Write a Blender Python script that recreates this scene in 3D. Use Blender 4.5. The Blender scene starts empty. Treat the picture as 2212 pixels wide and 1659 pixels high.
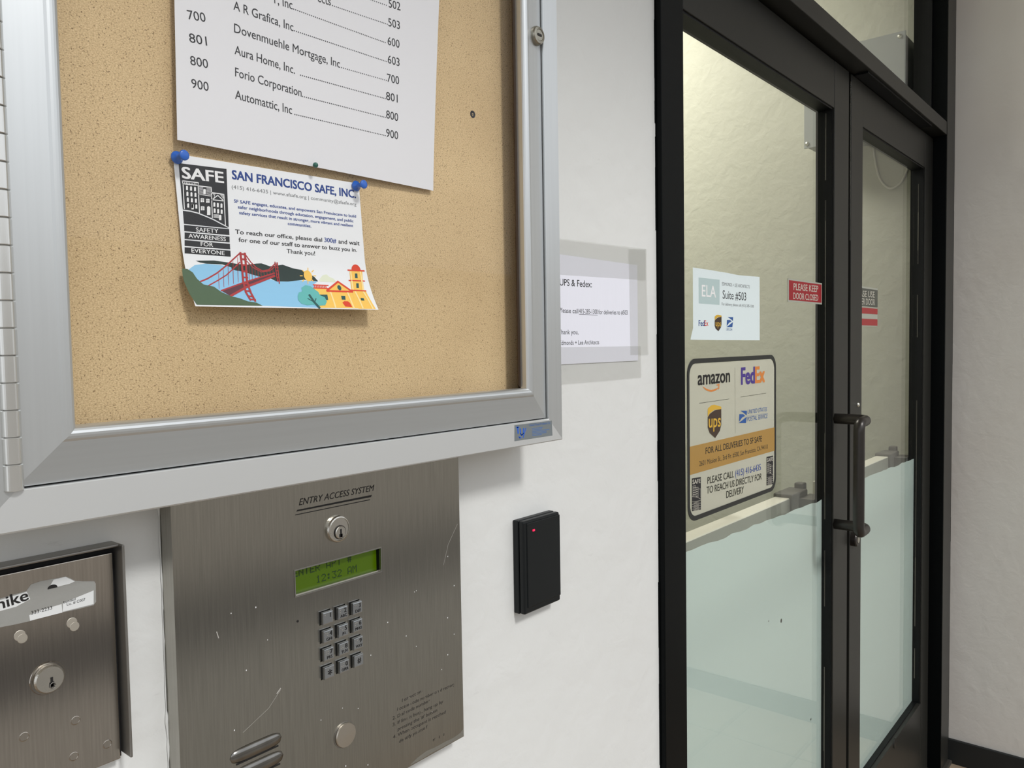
import bpy, bmesh, math, random
from mathutils import Vector, Matrix
C = bpy.context.scene.collection
S = bpy.context.scene
# ------------------------------------------------------------------ camera
FPX, YAW, PITCH, ROLL = 1716.9, .8727, .048792, .016424
CX, CY = 1106.0, 829.5
fw = Vector((math.sin(YAW)*math.cos(PITCH), math.cos(YAW)*math.cos(PITCH), -math.sin(PITCH)))
r0 = Vector((math.cos(YAW), -math.sin(YAW), 0)); d0 = fw.cross(r0)
rt = math.cos(ROLL)*r0 + math.sin(ROLL)*d0
dn = -math.sin(ROLL)*r0 + math.cos(ROLL)*d0
cam = bpy.data.cameras.new('camera'); co = bpy.data.objects.new('camera', cam); C.objects.link(co)
m = Matrix((rt, -dn, -fw)).transposed().to_4x4(); co.matrix_world = m
cam.sensor_width = 36; cam.lens = FPX/2212*36; cam.clip_start = .02; cam.clip_end = 200
S.camera = co
S.view_settings.view_transform = 'Standard'; S.view_settings.look = 'None'
S.view_settings.gamma = 1; S.view_settings.use_curve_mapping = False
S.view_settings.exposure = -0.10
# overcast sky, uniform in every direction above the horizon
W = bpy.data.worlds.new('overcast_sky'); S.world = W; W.use_nodes = True
bgn = W.node_tree.nodes['Background']; bgn.inputs[0].default_value = (.93, .96, 1.0, 1); bgn.inputs[1].default_value = 1.2
sl = bpy.data.lights.new('veiled_sun', 'SUN'); sl.energy = 1.75; sl.angle = math.radians(9); sl.color = (1, .985, .96)
so = bpy.data.objects.new('veiled_sun', sl); C.objects.link(so)
so.rotation_euler = Vector((.04, .70, -.66)).normalized().to_track_quat('-Z', 'Y').to_euler()

def ray(px, py):
    a, b = (px-CX)/FPX, (py-CY)/FPX
    return a*rt + b*dn + fw
def atY(px, py, Y):
    r = ray(px, py); return r*(Y/r.y)
def atX(px, py, X):
    r = ray(px, py); return r*(X/r.x)

# ------------------------------------------------------------------ materials
def lin(c):
    return tuple((v/255/12.92 if v/255 <= .04045 else ((v/255+.055)/1.055)**2.4) for v in c)
def newmat(name):
    m = bpy.data.materials.new(name); m.use_nodes = True
    return m, m.node_tree, m.node_tree.nodes['Principled BSDF']
def mat(name, rgb, rough=.5, metal=0, spec=.5, bump=None, noise=None, aniso=0, coat=0, alpha=None):
    m, nt, b = newmat(name); c = lin(rgb)
    b.inputs['Base Color'].default_value = (*c, 1); b.inputs['Roughness'].default_value = rough
    b.inputs['Metallic'].default_value = metal; b.inputs['Specular IOR Level'].default_value = spec
    b.inputs['Anisotropic'].default_value = aniso; b.inputs['Coat Weight'].default_value = coat
    tc = nt.nodes.new('ShaderNodeTexCoord')
    if noise:   # (scale, amount, stretch)
        mp = nt.nodes.new('ShaderNodeMapping'); mp.inputs['Scale'].default_value = noise[2]
        nz = nt.nodes.new('ShaderNodeTexNoise'); nz.inputs['Scale'].default_value = noise[0]; nz.inputs['Detail'].default_value = 5
        rp = nt.nodes.new('ShaderNodeMixRGB'); k = noise[1]
        rp.inputs[1].default_value = (*[max(0, v*(1-k)) for v in c], 1); rp.inputs[2].default_value = (*[min(1, v*(1+k)) for v in c], 1)
        nt.links.new(tc.outputs['Object'], mp.inputs[0]); nt.links.new(mp.outputs[0], nz.inputs[0])
        nt.links.new(nz.outputs[0], rp.inputs[0]); nt.links.new(rp.outputs[0], b.inputs['Base Color'])
    if bump:    # (scale, strength, distance, stretch)
        mp = nt.nodes.new('ShaderNodeMapping'); mp.inputs['Scale'].default_value = bump[3] if len(bump) > 3 else (1, 1, 1)
        nz = nt.nodes.new('ShaderNodeTexNoise'); nz.inputs['Scale'].default_value = bump[0]; nz.inputs['Detail'].default_value = 6
        bp = nt.nodes.new('ShaderNodeBump'); bp.inputs['Strength'].default_value = bump[1]; bp.inputs['Distance'].default_value = bump[2]
        nt.links.new(tc.outputs['Object'], mp.inputs[0]); nt.links.new(mp.outputs[0], nz.inputs[0])
        nt.links.new(nz.outputs[0], bp.inputs['Height']); nt.links.new(bp.outputs[0], b.inputs['Normal'])
    return m

def wall_mat(name, rgb, scuff=False, rough_plaster=.3, tint=None):
    m, nt, b = newmat(name); c = lin(rgb); L = nt.links.new; N = nt.nodes.new
    b.inputs['Roughness'].default_value = .62; b.inputs['Specular IOR Level'].default_value = .35
    tc = N('ShaderNodeTexCoord')
    n1 = N('ShaderNodeTexNoise'); n1.inputs['Scale'].default_value = 2.2; n1.inputs['Detail'].default_value = 8
    L(tc.outputs['Object'], n1.inputs[0])
    r1 = N('ShaderNodeValToRGB'); r1.color_ramp.elements[0].position = .3; r1.color_ramp.elements[1].position = .75
    t2 = lin(tint) if tint else tuple(v*.93 for v in c)
    r1.color_ramp.elements[0].color = (*t2, 1); r1.color_ramp.elements[1].color = (*c, 1)
    L(n1.outputs[0], r1.inputs[0]); col = r1.outputs[0]
    if scuff:
        mp = N('ShaderNodeMapping'); mp.inputs['Scale'].default_value = (10, 10, 34); mp.inputs['Rotation'].default_value = (0, .25, 0)
        L(tc.outputs['Object'], mp.inputs[0])
        n2 = N('ShaderNodeTexNoise'); n2.inputs['Scale'].default_value = 1.6; n2.inputs['Detail'].default_value = 9; n2.inputs['Roughness'].default_value = .7
        L(mp.outputs[0], n2.inputs[0])
        r2 = N('ShaderNodeValToRGB'); r2.color_ramp.elements[0].position = .645; r2.color_ramp.elements[1].position = .76
        r2.color_ramp.elements[0].color = (0, 0, 0, 1); r2.color_ramp.elements[1].color = (1, 1, 1, 1)
        L(n2.outputs[0], r2.inputs[0])
        ms = N('ShaderNodeMath'); ms.operation = 'MULTIPLY'; ms.inputs[1].default_value = .35; L(r2.outputs[0], ms.inputs[0])
        mx = N('ShaderNodeMixRGB'); mx.inputs[2].default_value = (*lin((150, 148, 142)), 1)
        L(ms.outputs[0], mx.inputs[0]); L(col, mx.inputs[1]); col = mx.outputs[0]
    L(col, b.inputs['Base Color'])
    n3 = N('ShaderNodeTexNoise'); n3.inputs['Scale'].default_value = 26; n3.inputs['Detail'].default_value = 9; n3.inputs['Distortion'].default_value = .4
    n4 = N('ShaderNodeTexNoise'); n4.inputs['Scale'].default_value = 6; n4.inputs['Detail'].default_value = 4; n4.inputs['Distortion'].default_value = .7
    L(tc.outputs['Object'], n3.inputs[0]); L(tc.outputs['Object'], n4.inputs[0])
    ad = N('ShaderNodeMath'); ad.operation = 'ADD'; L(n3.outputs[0], ad.inputs[0]); L(n4.outputs[0], ad.inputs[1])
    bp = N('ShaderNodeBump'); bp.inputs['Strength'].default_value = rough_plaster; bp.inputs['Distance'].default_value = .012
    L(ad.outputs[0], bp.inputs['Height']); L(bp.outputs[0], b.inputs['Normal'])
    return m

def steel_mat(name, rgb, rough, streak=True, aniso=.65):
    m, nt, b = newmat(name); c = lin(rgb); L = nt.links.new; N = nt.nodes.new
    b.inputs['Metallic'].default_value = 1; b.inputs['Roughness'].default_value = rough
    tc = N('ShaderNodeTexCoord'); mp = N('ShaderNodeMapping'); mp.inputs['Scale'].default_value = (700, 700, 22)
    n = N('ShaderNodeTexNoise'); n.inputs['Scale'].default_value = 1; n.inputs['Detail'].default_value = 3
    L(tc.outputs['Object'], mp.inputs[0]); L(mp.outputs[0], n.inputs[0])
    rp = N('ShaderNodeMixRGB'); rp.inputs[1].default_value = (*[v*.8 for v in c], 1); rp.inputs[2].default_value = (*[min(1, v*1.2) for v in c], 1)
    L(n.outputs[0], rp.inputs[0]); L(rp.outputs[0], b.inputs['Base Color'])
    bp = N('ShaderNodeBump'); bp.inputs['Strength'].default_value = .09; bp.inputs['Distance'].default_value = .0004
    L(n.outputs[0], bp.inputs['Height']); L(bp.outputs[0], b.inputs['Normal'])
    b.inputs['Anisotropic'].default_value = aniso
    tg = N('ShaderNodeCombineXYZ'); tg.inputs[0].default_value = 1; L(tg.outputs[0], b.inputs['Tangent'])
    return m

def glass_mat(name, tint=(1, 1, 1), refl=1.0):
    m = bpy.data.materials.new(name); m.use_nodes = True; nt = m.node_tree; nt.nodes.clear(); N = nt.nodes.new; L = nt.links.new
    o = N('ShaderNodeOutputMaterial'); t = N('ShaderNodeBsdfTransparent'); t.inputs[0].default_value = (*tint, 1)
    g = N('ShaderNodeBsdfGlossy'); g.inputs['Roughness'].default_value = 0.0
    lw = N('ShaderNodeLayerWeight'); lw.inputs[0].default_value = .5
    p = N('ShaderNodeMath'); p.operation = 'POWER'; p.inputs[1].default_value = 5; L(lw.outputs['Facing'], p.inputs[0])
    q = N('ShaderNodeMath'); q.operation = 'MULTIPLY_ADD'; q.inputs[1].default_value = .96*refl; q.inputs[2].default_value = .04*refl; L(p.outputs[0], q.inputs[0])
    x = N('ShaderNodeMixShader'); L(q.outputs[0], x.inputs[0]); L(t.outputs[0], x.inputs[1]); L(g.outputs[0], x.inputs[2]); L(x.outputs[0], o.inputs[0])
    return m

def sheer_mat(name, rgb, opacity, rough=.4):
    """a translucent sheet: part scatters, part passes light"""
    m = bpy.data.materials.new(name); m.use_nodes = True; nt = m.node_tree; nt.nodes.clear(); N = nt.nodes.new; L = nt.links.new
    o = N('ShaderNodeOutputMaterial'); t = N('ShaderNodeBsdfTransparent')
    d = N('ShaderNodeBsdfDiffuse'); tr = N('ShaderNodeBsdfTranslucent'); c = (*lin(rgb), 1)
    d.inputs[0].default_value = c; tr.inputs[0].default_value = c
    a = N('ShaderNodeMixShader'); a.inputs[0].default_value = .3; L(d.outputs[0], a.inputs[1]); L(tr.outputs[0], a.inputs[2])
    x = N('ShaderNodeMixShader'); x.inputs[0].default_value = opacity; L(t.outputs[0], x.inputs[1]); L(a.outputs[0], x.inputs[2]); L(x.outputs[0], o.inputs[0])
    return m

def cork_mat():
    m, nt, b = newmat('cork'); N = nt.nodes.new; L = nt.links.new
    b.inputs['Roughness'].default_value = .9; b.inputs['Specular IOR Level'].default_value = .1
    tc = N('ShaderNodeTexCoord')
    n1 = N('ShaderNodeTexNoise'); n1.inputs['Scale'].default_value = 800; n1.inputs['Detail'].default_value = 3; n1.inputs['Roughness'].default_value = .6
    mp = N('ShaderNodeMapping'); mp.inputs['Scale'].default_value = (1, 1, 1.5); L(tc.outputs['Object'], mp.inputs[0]); L(mp.outputs[0], n1.inputs[0])
    r = N('ShaderNodeValToRGB'); e = r.color_ramp.elements
    e[0].position = .26; e[0].color = (*lin((172, 142, 106)), 1); e[1].position = .47; e[1].color = (*lin((210, 184, 142)), 1)
    k = e.new(.60); k.color = (*lin((224, 199, 156)), 1); k = e.new(.72); k.color = (*lin((236, 214, 174)), 1)
    L(n1.outputs[0], r.inputs[0])
    n2 = N('ShaderNodeTexNoise'); n2.inputs['Scale'].default_value = 9; n2.inputs['Detail'].default_value = 3; L(tc.outputs['Object'], n2.inputs[0])
    r2 = N('ShaderNodeValToRGB'); r2.color_ramp.elements[0].position = .3; r2.color_ramp.elements[1].position = .7
    r2.color_ramp.elements[0].color = (.88, .86, .84, 1); r2.color_ramp.elements[1].color = (1, 1, 1, 1); L(n2.outputs[0], r2.inputs[0])
    mu = N('ShaderNodeMixRGB'); mu.blend_type = 'MULTIPLY'; mu.inputs[0].default_value = 1; L(r.outputs[0], mu.inputs[1]); L(r2.outputs[0], mu.inputs[2])
    n3 = N('ShaderNodeTexNoise'); n3.inputs['Scale'].default_value = 900; n3.inputs['Detail'].default_value = 1
    L(tc.outputs['Object'], n3.inputs[0])
    r3 = N('ShaderNodeValToRGB'); r3.color_ramp.elements[0].position = .665; r3.color_ramp.elements[1].position = .71
    r3.color_ramp.elements[0].color = (0, 0, 0, 1); r3.color_ramp.elements[1].color = (.75, .75, .75, 1); L(n3.outputs[0], r3.inputs[0])
    mx = N('ShaderNodeMixRGB'); mx.inputs[2].default_value = (*lin((104, 80, 54)), 1); L(r3.outputs[0], mx.inputs[0]); L(mu.outputs[0], mx.inputs[1])
    L(mx.outputs[0], b.inputs['Base Color'])
    bp = N('ShaderNodeBump'); bp.inputs['Strength'].default_value = .07; bp.inputs['Distance'].default_value = .0005
    L(n1.outputs[0], bp.inputs['Height']); L(bp.outputs[0], b.inputs['Normal'])
    return m

def emit_mat(name, rgb, s, base=(0, 0, 0)):
    m, nt, b = newmat(name)
    b.inputs['Base Color'].default_value = (*base, 1); b.inputs['Emission Color'].default_value = (*lin(rgb), 1); b.inputs['Emission Strength'].default_value = s
    b.inputs['Roughness'].default_value = .25
    return m

M = dict(
    white_wall=wall_mat('white_painted_wall', (226, 227, 225), True, .16),
    right_wall=wall_mat('right_plaster_wall', (234, 231, 225), False, .12, tint=(226, 220, 213)),
    lobby_wall=wall_mat('lobby_plaster', (216, 216, 203), False, .26, tint=(209, 209, 195)),
    ceiling=mat('ceiling_paint', (214, 210, 198), .8),
    lobby_floor=mat('lobby_floor_tile', (170, 172, 168), .35, noise=(8, .12, (1, 1, 1))),
    porch_floor=mat('porch_floor_tile', (150, 132, 112), .6, noise=(14, .3, (1, 1, 1)), bump=(40, .2, .002)),
    pavement=mat('pavement', (148, 144, 138), .9, noise=(3, .15, (1, 1, 1))),
    street=mat('street_concrete', (140, 134, 126), .9, noise=(2, .15, (1, 1, 1))),
    asphalt=mat('asphalt', (40, 40, 41), .9, noise=(20, .2, (1, 1, 1))),
    facade=mat('facade_across', (176, 170, 160), .9, noise=(1, .1, (1, 1, 1))),
    alu=mat('satin_aluminium', (210, 213, 214), .36, .82, noise=(1, .05, (300, 300, 6)), aniso=.2),
    alu_h=mat('satin_aluminium_lengthwise', (206, 209, 210), .36, .82, noise=(1, .05, (6, 300, 300)), aniso=.2),
    alu_pale=mat('pale_aluminium', (220, 222, 222), .42, .6),
    alu_edge=mat('bright_aluminium_edge', (225, 225, 222), .25, .9),
    dark_gap=mat('dark_gap', (18, 18, 20), .8),
    cork=cork_mat(),
    cab_glass=glass_mat('cabinet_glass', (1, 1, 1), .25),
    door_glass=glass_mat('door_glass', (.975, .987, .976), .8),
    film=sheer_mat('frosted_film', (228, 240, 238), .72),
    black_paint=mat('black_painted_metal', (8, 11, 12), .4, 0, .08, noise=(60, .15, (1, 1, 1))),
    bronze=mat('dark_bronze_metal', (40, 40, 37), .36, .05, .25, noise=(1, .06, (200, 200, 5))),
    black_rubber=mat('black_rubber', (8, 10, 11), .5, 0, .25),
    caulk=mat('glazing_caulk', (126, 124, 112), .6),
    handle=mat('worn_black_handle', (50, 46, 43), .33, .4, .6, noise=(40, .3, (1, 1, 1))),
    steel=steel_mat('brushed_steel', (165, 162, 154), .22, aniso=.8),
    steel_box=steel_mat('brushed_steel_door', (176, 169, 160), .17, aniso=.75),
    steel_vent=mat('pressed_steel', (134, 132, 128), .2, 1, noise=(90, .3, (1, 1, 1))),
    steel_edge=mat('steel_edge', (150, 148, 144), .4, .9),
    steel_bright=mat('bright_steel', (205, 202, 194), .25, 1, bump=(900, .25, .0004)),
    key_metal=mat('key_metal', (178, 182, 186), .24, 1),
    button=mat('satin_button', (196, 190, 180), .34, 1),
    aged_metal=mat('aged_metal', (158, 154, 142), .32, .95, noise=(300, .25, (1, 1, 1))),
    liner=mat('liner_cork_reflection', (70, 54, 40), .35, .5),  # brown puts the cork's reflection into the aluminium's colour
    scratch=mat('scratched_steel', (206, 204, 198), .5, .5), smear=sheer_mat('dust_smear', (178, 178, 172), .3),
    ink=mat('black_ink', (24, 22, 22), .6), ink_soft=mat('printed_black', (52, 52, 55), .8), ink_grey=mat('printed_grey', (120, 122, 124), .8),
    ink_worn=mat('worn_ink', (42, 38, 36), .7),
    paper=mat('white_paper', (228, 228, 231), .85, 0, .2, bump=(14, .1, .002)),
    paper_gloss=mat('glossy_flyer_paper', (238, 240, 242), .38, 0, .4),
    paper_cool=mat('cool_white_paper', (238, 239, 250), .6, bump=(30, .3, .002, (3, 1, .4))),
    paper_window=mat('sheet_on_glass', (226, 238, 240), .6, bump=(25, .25, .002)),
    navy=mat('print_navy', (26, 62, 138), .6), blue=mat('print_blue', (44, 72, 148), .6),
    white_ink=mat('print_white', (240, 240, 240), .6), black_print=mat('print_black', (30, 30, 33), .5),
    water=mat('print_water', (142, 198, 232), .5), headland=mat('print_headland', (30, 50, 46), .5), hill=mat('print_hill', (74, 98, 70), .5),
    red=mat('print_red', (172, 48, 50), .5), orange_red=mat('print_orange_red', (222, 66, 36), .5), yellow=mat('print_yellow', (250, 200, 92), .5),
    pale_yellow=mat('print_pale_yellow', (253, 228, 160), .5), cloud=mat('print_cloud', (226, 232, 208), .5), teal=mat('print_teal', (98, 184, 180), .5),
    tree_dark=mat('print_dark_green', (34, 84, 84), .5), deck=mat('print_deck', (92, 46, 56), .5),
    pin_blue=mat('blue_plastic', (24, 96, 196), .25, 0, .6), pin_green=mat('green_plastic', (24, 92, 78), .3),
    tape=sheer_mat('clear_tape', (190, 190, 184), .26),
    reader=mat('black_reader_plastic', (16, 20, 22), .4, 0, .3, bump=(500, .1, .0003)),
    lcd=emit_mat('lcd_backlight', (92, 128, 0), .24, (.035, .065, 0)),
    lcd_ink=mat('lcd_segments', (14, 44, 22), .6), led=emit_mat('red_led', (255, 40, 80), 1.3, (.6, 0, .05)),
    label_silver=mat('silver_label', (140, 148, 152), .35, .5), label_blue=mat('label_blue', (20, 96, 214), .4), label_blue2=mat('label_blue_dull', (76, 116, 178), .5),
    sticker=mat('white_sticker', (226, 228, 228), .4), sticker_worn=mat('worn_sticker', (164, 164, 160), .45, .3, bump=(120, .4, .001)),
    weld=mat('rubbed_spot', (206, 200, 188), .45, .9), box_grey=mat('grey_box_paint', (176, 180, 180), .45), zinc=mat('zinc_screw', (215, 215, 205), .25, .9),
    cable=mat('white_cable', (240, 238, 228), .5), bar_white=mat('pale_push_bar', (232, 228, 214), .4), bar_shaded=mat('push_bar_shaded_front', (150, 148, 140), .4), bar_grey=mat('grey_bar_cap', (104, 102, 98), .5),
    baseboard=mat('black_baseboard', (22, 26, 27), .5), threshold=mat('threshold_metal', (96, 92, 86), .4, .6),
    purple=mat('print_purple', (74, 56, 138), .6), orange=mat('print_orange', (214, 132, 62), .6), gold=mat('print_gold', (200, 150, 62), .5),
    ups_brown=mat('print_brown', (66, 50, 38), .6), ups_gold=mat('print_ups_gold', (214, 172, 58), .6), postal=mat('print_postal_blue', (44, 88, 156), .6),
    sign_fill=sheer_mat('sign_fill', (236, 234, 222), .42), sign_gold=sheer_mat('sign_gold', (186, 146, 80), .85), sign_border=mat('sign_border', (38, 40, 38), .5),
    ela=mat('print_pale_teal', (184, 204, 204), .6), sign_red=mat('sign_red', (152, 14, 30), .45), sign_frame=mat('sign_frame', (170, 172, 160), .4),
    sign_grey=mat('sign_dark_grey', (84, 86, 78), .5), sign_text=mat('sign_text_grey', (190, 186, 174), .6), red_pale=mat('print_soft_red', (160, 56, 56), .6),
    lamp=emit_mat('lamp_panel', (255, 240, 205), 2.6, (.8, .8, .8)),
)

# ------------------------------------------------------------------ mesh helpers
ORG = {}
def link(name, me, material, parent=None, smooth=False, kind=None, label=None, cat=None, group=None):
    mats = material if isinstance(material, (list, tuple)) else [material]
    for k in mats: me.materials.append(M[k])
    o = bpy.data.objects.new(name, me); C.objects.link(o)
    if parent is None:
        vs = [v.co for v in me.vertices]
        c = Vector(((min(v.x for v in vs)+max(v.x for v in vs))/2, (min(v.y for v in vs)+max(v.y for v in vs))/2, min(v.z for v in vs)))
        me.transform(Matrix.Translation(-c)); o.location = c; ORG[o.name] = c
    else:
        c = ORG[parent.name]; me.transform(Matrix.Translation(-c)); o.parent = parent; ORG[o.name] = c
    for p in me.polygons: p.use_smooth = smooth
    if kind: o['kind'] = kind
    if label: o['label'] = label
    if cat: o['category'] = cat
    if group: o['group'] = group
    return o
def obj(name, bm, material, parent=None, **k):
    bmesh.ops.recalc_face_normals(bm, faces=bm.faces) if k.pop('recalc', True) else None
    me = bpy.data.meshes.new(name); bm.to_mesh(me); bm.free()
    return link(name, me, material, parent, **k)
def empty(name, loc, label=None, cat=None, group=None, kind=None):
    o = bpy.data.objects.new(name, None); C.objects.link(o); o.location = loc; ORG[o.name] = Vector(loc); o.empty_display_size = .05
    for a, b in (('label', label), ('category', cat), ('group', group), ('kind', kind)):
        if b: o[a] = b
    return o
def B(): return bmesh.new()
def bx(bm, x0, x1, y0, y1, z0, z1, bev=0, seg=2, mi=0):
    x0, x1 = sorted((x0, x1)); y0, y1 = sorted((y0, y1)); z0, z1 = sorted((z0, z1))
    r = bmesh.ops.create_cube(bm, size=1)
    bmesh.ops.scale(bm, vec=(x1-x0, y1-y0, z1-z0), verts=r['verts'])
    bmesh.ops.translate(bm, vec=((x0+x1)/2, (y0+y1)/2, (z0+z1)/2), verts=r['verts'])
    es = {e for v in r['verts'] for e in v.link_edges}
    if mi:
        for f in {f for v in r['verts'] for f in v.link_faces}: f.material_index = mi
    if bev: bmesh.ops.bevel(bm, geom=list(es), offset=bev, segments=seg, profile=.5, affect='EDGES')
    return bm
def box(*a, **k): return bx(B(), *a, **k)
def lathe(bm, o, ax, prof, n=32):
    """prof: (radius, distance along ax)"""
    ax = Vector(ax).normalized(); u = ax.orthogonal().normalized(); v = ax.cross(u); o = Vector(o); rings = []
    for r, h in prof:
        if r <= 1e-7: rings.append([bm.verts.new(o+ax*h)])
        else: rings.append([bm.verts.new(o+ax*h+(u*math.cos(t)+v*math.sin(t))*r) for t in (2*math.pi*i/n for i in range(n))])
    for a, b in zip(rings, rings[1:]):
        for i in range(n):
            j = (i+1) % n
            if len(a) == 1 and len(b) == 1: continue
            if len(a) == 1: bm.faces.new((a[0], b[j], b[i]))
            elif len(b) == 1: bm.faces.new((a[i], a[j], b[0]))
            else: bm.faces.new((a[i], a[j], b[j], b[i]))
    return bm
def tube(bm, pts, r, n=12, caps=True):
    pts = [Vector(p) for p in pts]; rings = []; pu = None
    for i, p in enumerate(pts):
        t = ((pts[min(i+1, len(pts)-1)]-p).normalized() + (p-pts[max(i-1, 0)]).normalized()).normalized()
        u = t.orthogonal().normalized() if pu is None else (pu - t*pu.dot(t)).normalized()
        pu = u; v = t.cross(u); rr = r[i] if isinstance(r, (list, tuple)) else r
        rings.append([bm.verts.new(p+(u*math.cos(a)+v*math.sin(a))*rr) for a in (2*math.pi*k/n for k in range(n))])
    for a, b in zip(rings, rings[1:]):
        for i in range(n): bm.faces.new((a[i], a[(i+1) % n], b[(i+1) % n], b[i]))
    if caps: bm.faces.new(rings[0]); bm.faces.new(rings[-1][::-1])
    return bm
def rounded(pts, rad, n=5):
    pts = [Vector(p) for p in pts]; out = [pts[0]]
    for a, b, c in zip(pts, pts[1:], pts[2:]):
        p = b+(a-b).normalized()*rad; q = b+(c-b).normalized()*rad
        for i in range(n+1):
            t = i/n; out.append(p*(1-t)**2+b*2*t*(1-t)+q*t*t)
    return out+[pts[-1]]
def rail(rect, side, prof, back):
    """one mitred side of a picture-frame moulding; rect=(x0,x1,z0,z1), prof=[(outward distance, Y)]"""
    x0, x1, z0, z1 = rect; bm = B()
    def cor(k, d, y):
        return bm.verts.new(((x0-d if k in (0, 3) else x1+d), y, (z0-d if k in (0, 1) else z1+d)))
    a, b = {'bottom': (0, 1), 'right': (1, 2), 'top': (2, 3), 'left': (3, 0)}[side]
    P = [(prof[0][0], back)]+list(prof)+[(prof[-1][0], back)]
    A = [cor(a, d, y) for d, y in P]; Z = [cor(b, d, y) for d, y in P]
    for i in range(len(P)-1): bm.faces.new((A[i], A[i+1], Z[i+1], Z[i]))
    bm.faces.new(A[::-1]); bm.faces.new(Z); bm.faces.new((A[0], Z[0], Z[-1], A[-1]))
    return bm

# ------------------------------------------------------------------ flat print helpers
PR = .3    # printed layers lie this fraction of their nominal step above the sheet
class Surf:
    """a sheet lying near the plane Y=y0 (depth may vary with X, Z); prints sit slightly in front"""
    def __init__(s, y0, fn=None): s.y0 = y0; s.fn = fn
    def Y(s, X, Z): return s.fn(X, Z) if s.fn else s.y0
    def p(s, px, py):
        y = s.y0
        for _ in range(6 if s.fn else 1):
            q = atY(px, py, y); y = s.Y(q.x, q.z)
        return atY(px, py, y)
def zoomer(ox, oy, k): return lambda x, y: (ox+x/k, oy+y/k)
def shape(bm, pts, sf, off, cuts=0, mi=0):
    """pts: world (X,Z) pairs"""
    off *= PR
    vs = [bm.verts.new((x, 0, z)) for x, z in pts]
    es = [bm.edges.new((vs[i], vs[(i+1) % len(vs)])) for i in range(len(vs))]
    r = bmesh.ops.triangle_fill(bm, use_beauty=True, use_dissolve=False, edges=es, normal=(0, -1, 0))
    fs = [g for g in r['geom'] if isinstance(g, bmesh.types.BMFace)]
    allv = set(vs)
    for _ in range(cuts):
        ee = list({e for f in fs for e in f.edges})
        q = bmesh.ops.subdivide_edges(bm, edges=ee, cuts=1, use_grid_fill=True)
        fs = [f for f in set(fs) | {g for g in q['geom'] if isinstance(g, bmesh.types.BMFace)} if f.is_valid]
    for f in fs:
        if f.normal.y > 0: f.normal_flip()
        f.material_index = mi
        allv.update(f.verts)
    for v in allv:
        if v.is_valid: v.co.y = sf.Y(v.co.x, v.co.z)-off
def poly(bm, sf, Z, pts, off, cuts=0, mi=0):
    W_ = [sf.p(*Z(*p)) for p in pts]; shape(bm, [(w.x, w.z) for w in W_], sf, off, cuts, mi)
def strip(bm, sf, Z, pts, w, off, mi=0, closed=False):
    """polyline of width w (world metres) on the sheet"""
    off *= PR
    P = [sf.p(*Z(*p)) for p in pts]; P = [Vector((p.x, p.z)) for p in P]
    if closed: P.append(P[0])
    for a, b in zip(P, P[1:]):
        d = (b-a)
        if d.length < 1e-6: continue
        d.normalize(); n = Vector((-d.y, d.x))*w/2; a2 = a-d*w*.3; b2 = b+d*w*.3
        vs = [bm.verts.new((q.x, sf.Y(q.x, q.y)-off, q.y)) for q in (a2-n, b2-n, b2+n, a2+n)]
        f = bm.faces.new(vs); f.material_index = mi
        f.normal_update()
        if f.normal.y > 0: f.normal_flip()
def disc(bm, sf, Z, c, rx, rz, off, mi=0, a0=0, a1=360, n=24):
    p = sf.p(*Z(*c)); pts = [(p.x+rx*math.cos(math.radians(a0+(a1-a0)*i/n)), p.z+rz*math.sin(math.radians(a0+(a1-a0)*i/n))) for i in range(n+(0 if a1-a0 >= 360 else 1))]
    shape(bm, pts, sf, off, 0, mi)
_tc = {}
def glyphs(s, bold):
    key = (s, bold)
    if key in _tc: return _tc[key]
    cu = bpy.data.curves.new('t', 'FONT'); cu.body = s; cu.size = 1; cu.resolution_u = 3; cu.offset = bold; cu.fill_mode = 'FRONT'
    o = bpy.data.objects.new('t', cu); C.objects.link(o)
    dg = bpy.context.evaluated_depsgraph_get(); me = bpy.data.meshes.new_from_object(o.evaluated_get(dg))
    v = [(a.co.x, a.co.y) for a in me.vertices]; f = [tuple(p.vertices) for p in me.polygons]
    bpy.data.objects.remove(o); bpy.data.curves.remove(cu); bpy.data.meshes.remove(me)
    _tc[key] = (v, f); return _tc[key]
CAP = max(y for x, y in glyphs('H', 0)[0])
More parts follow.
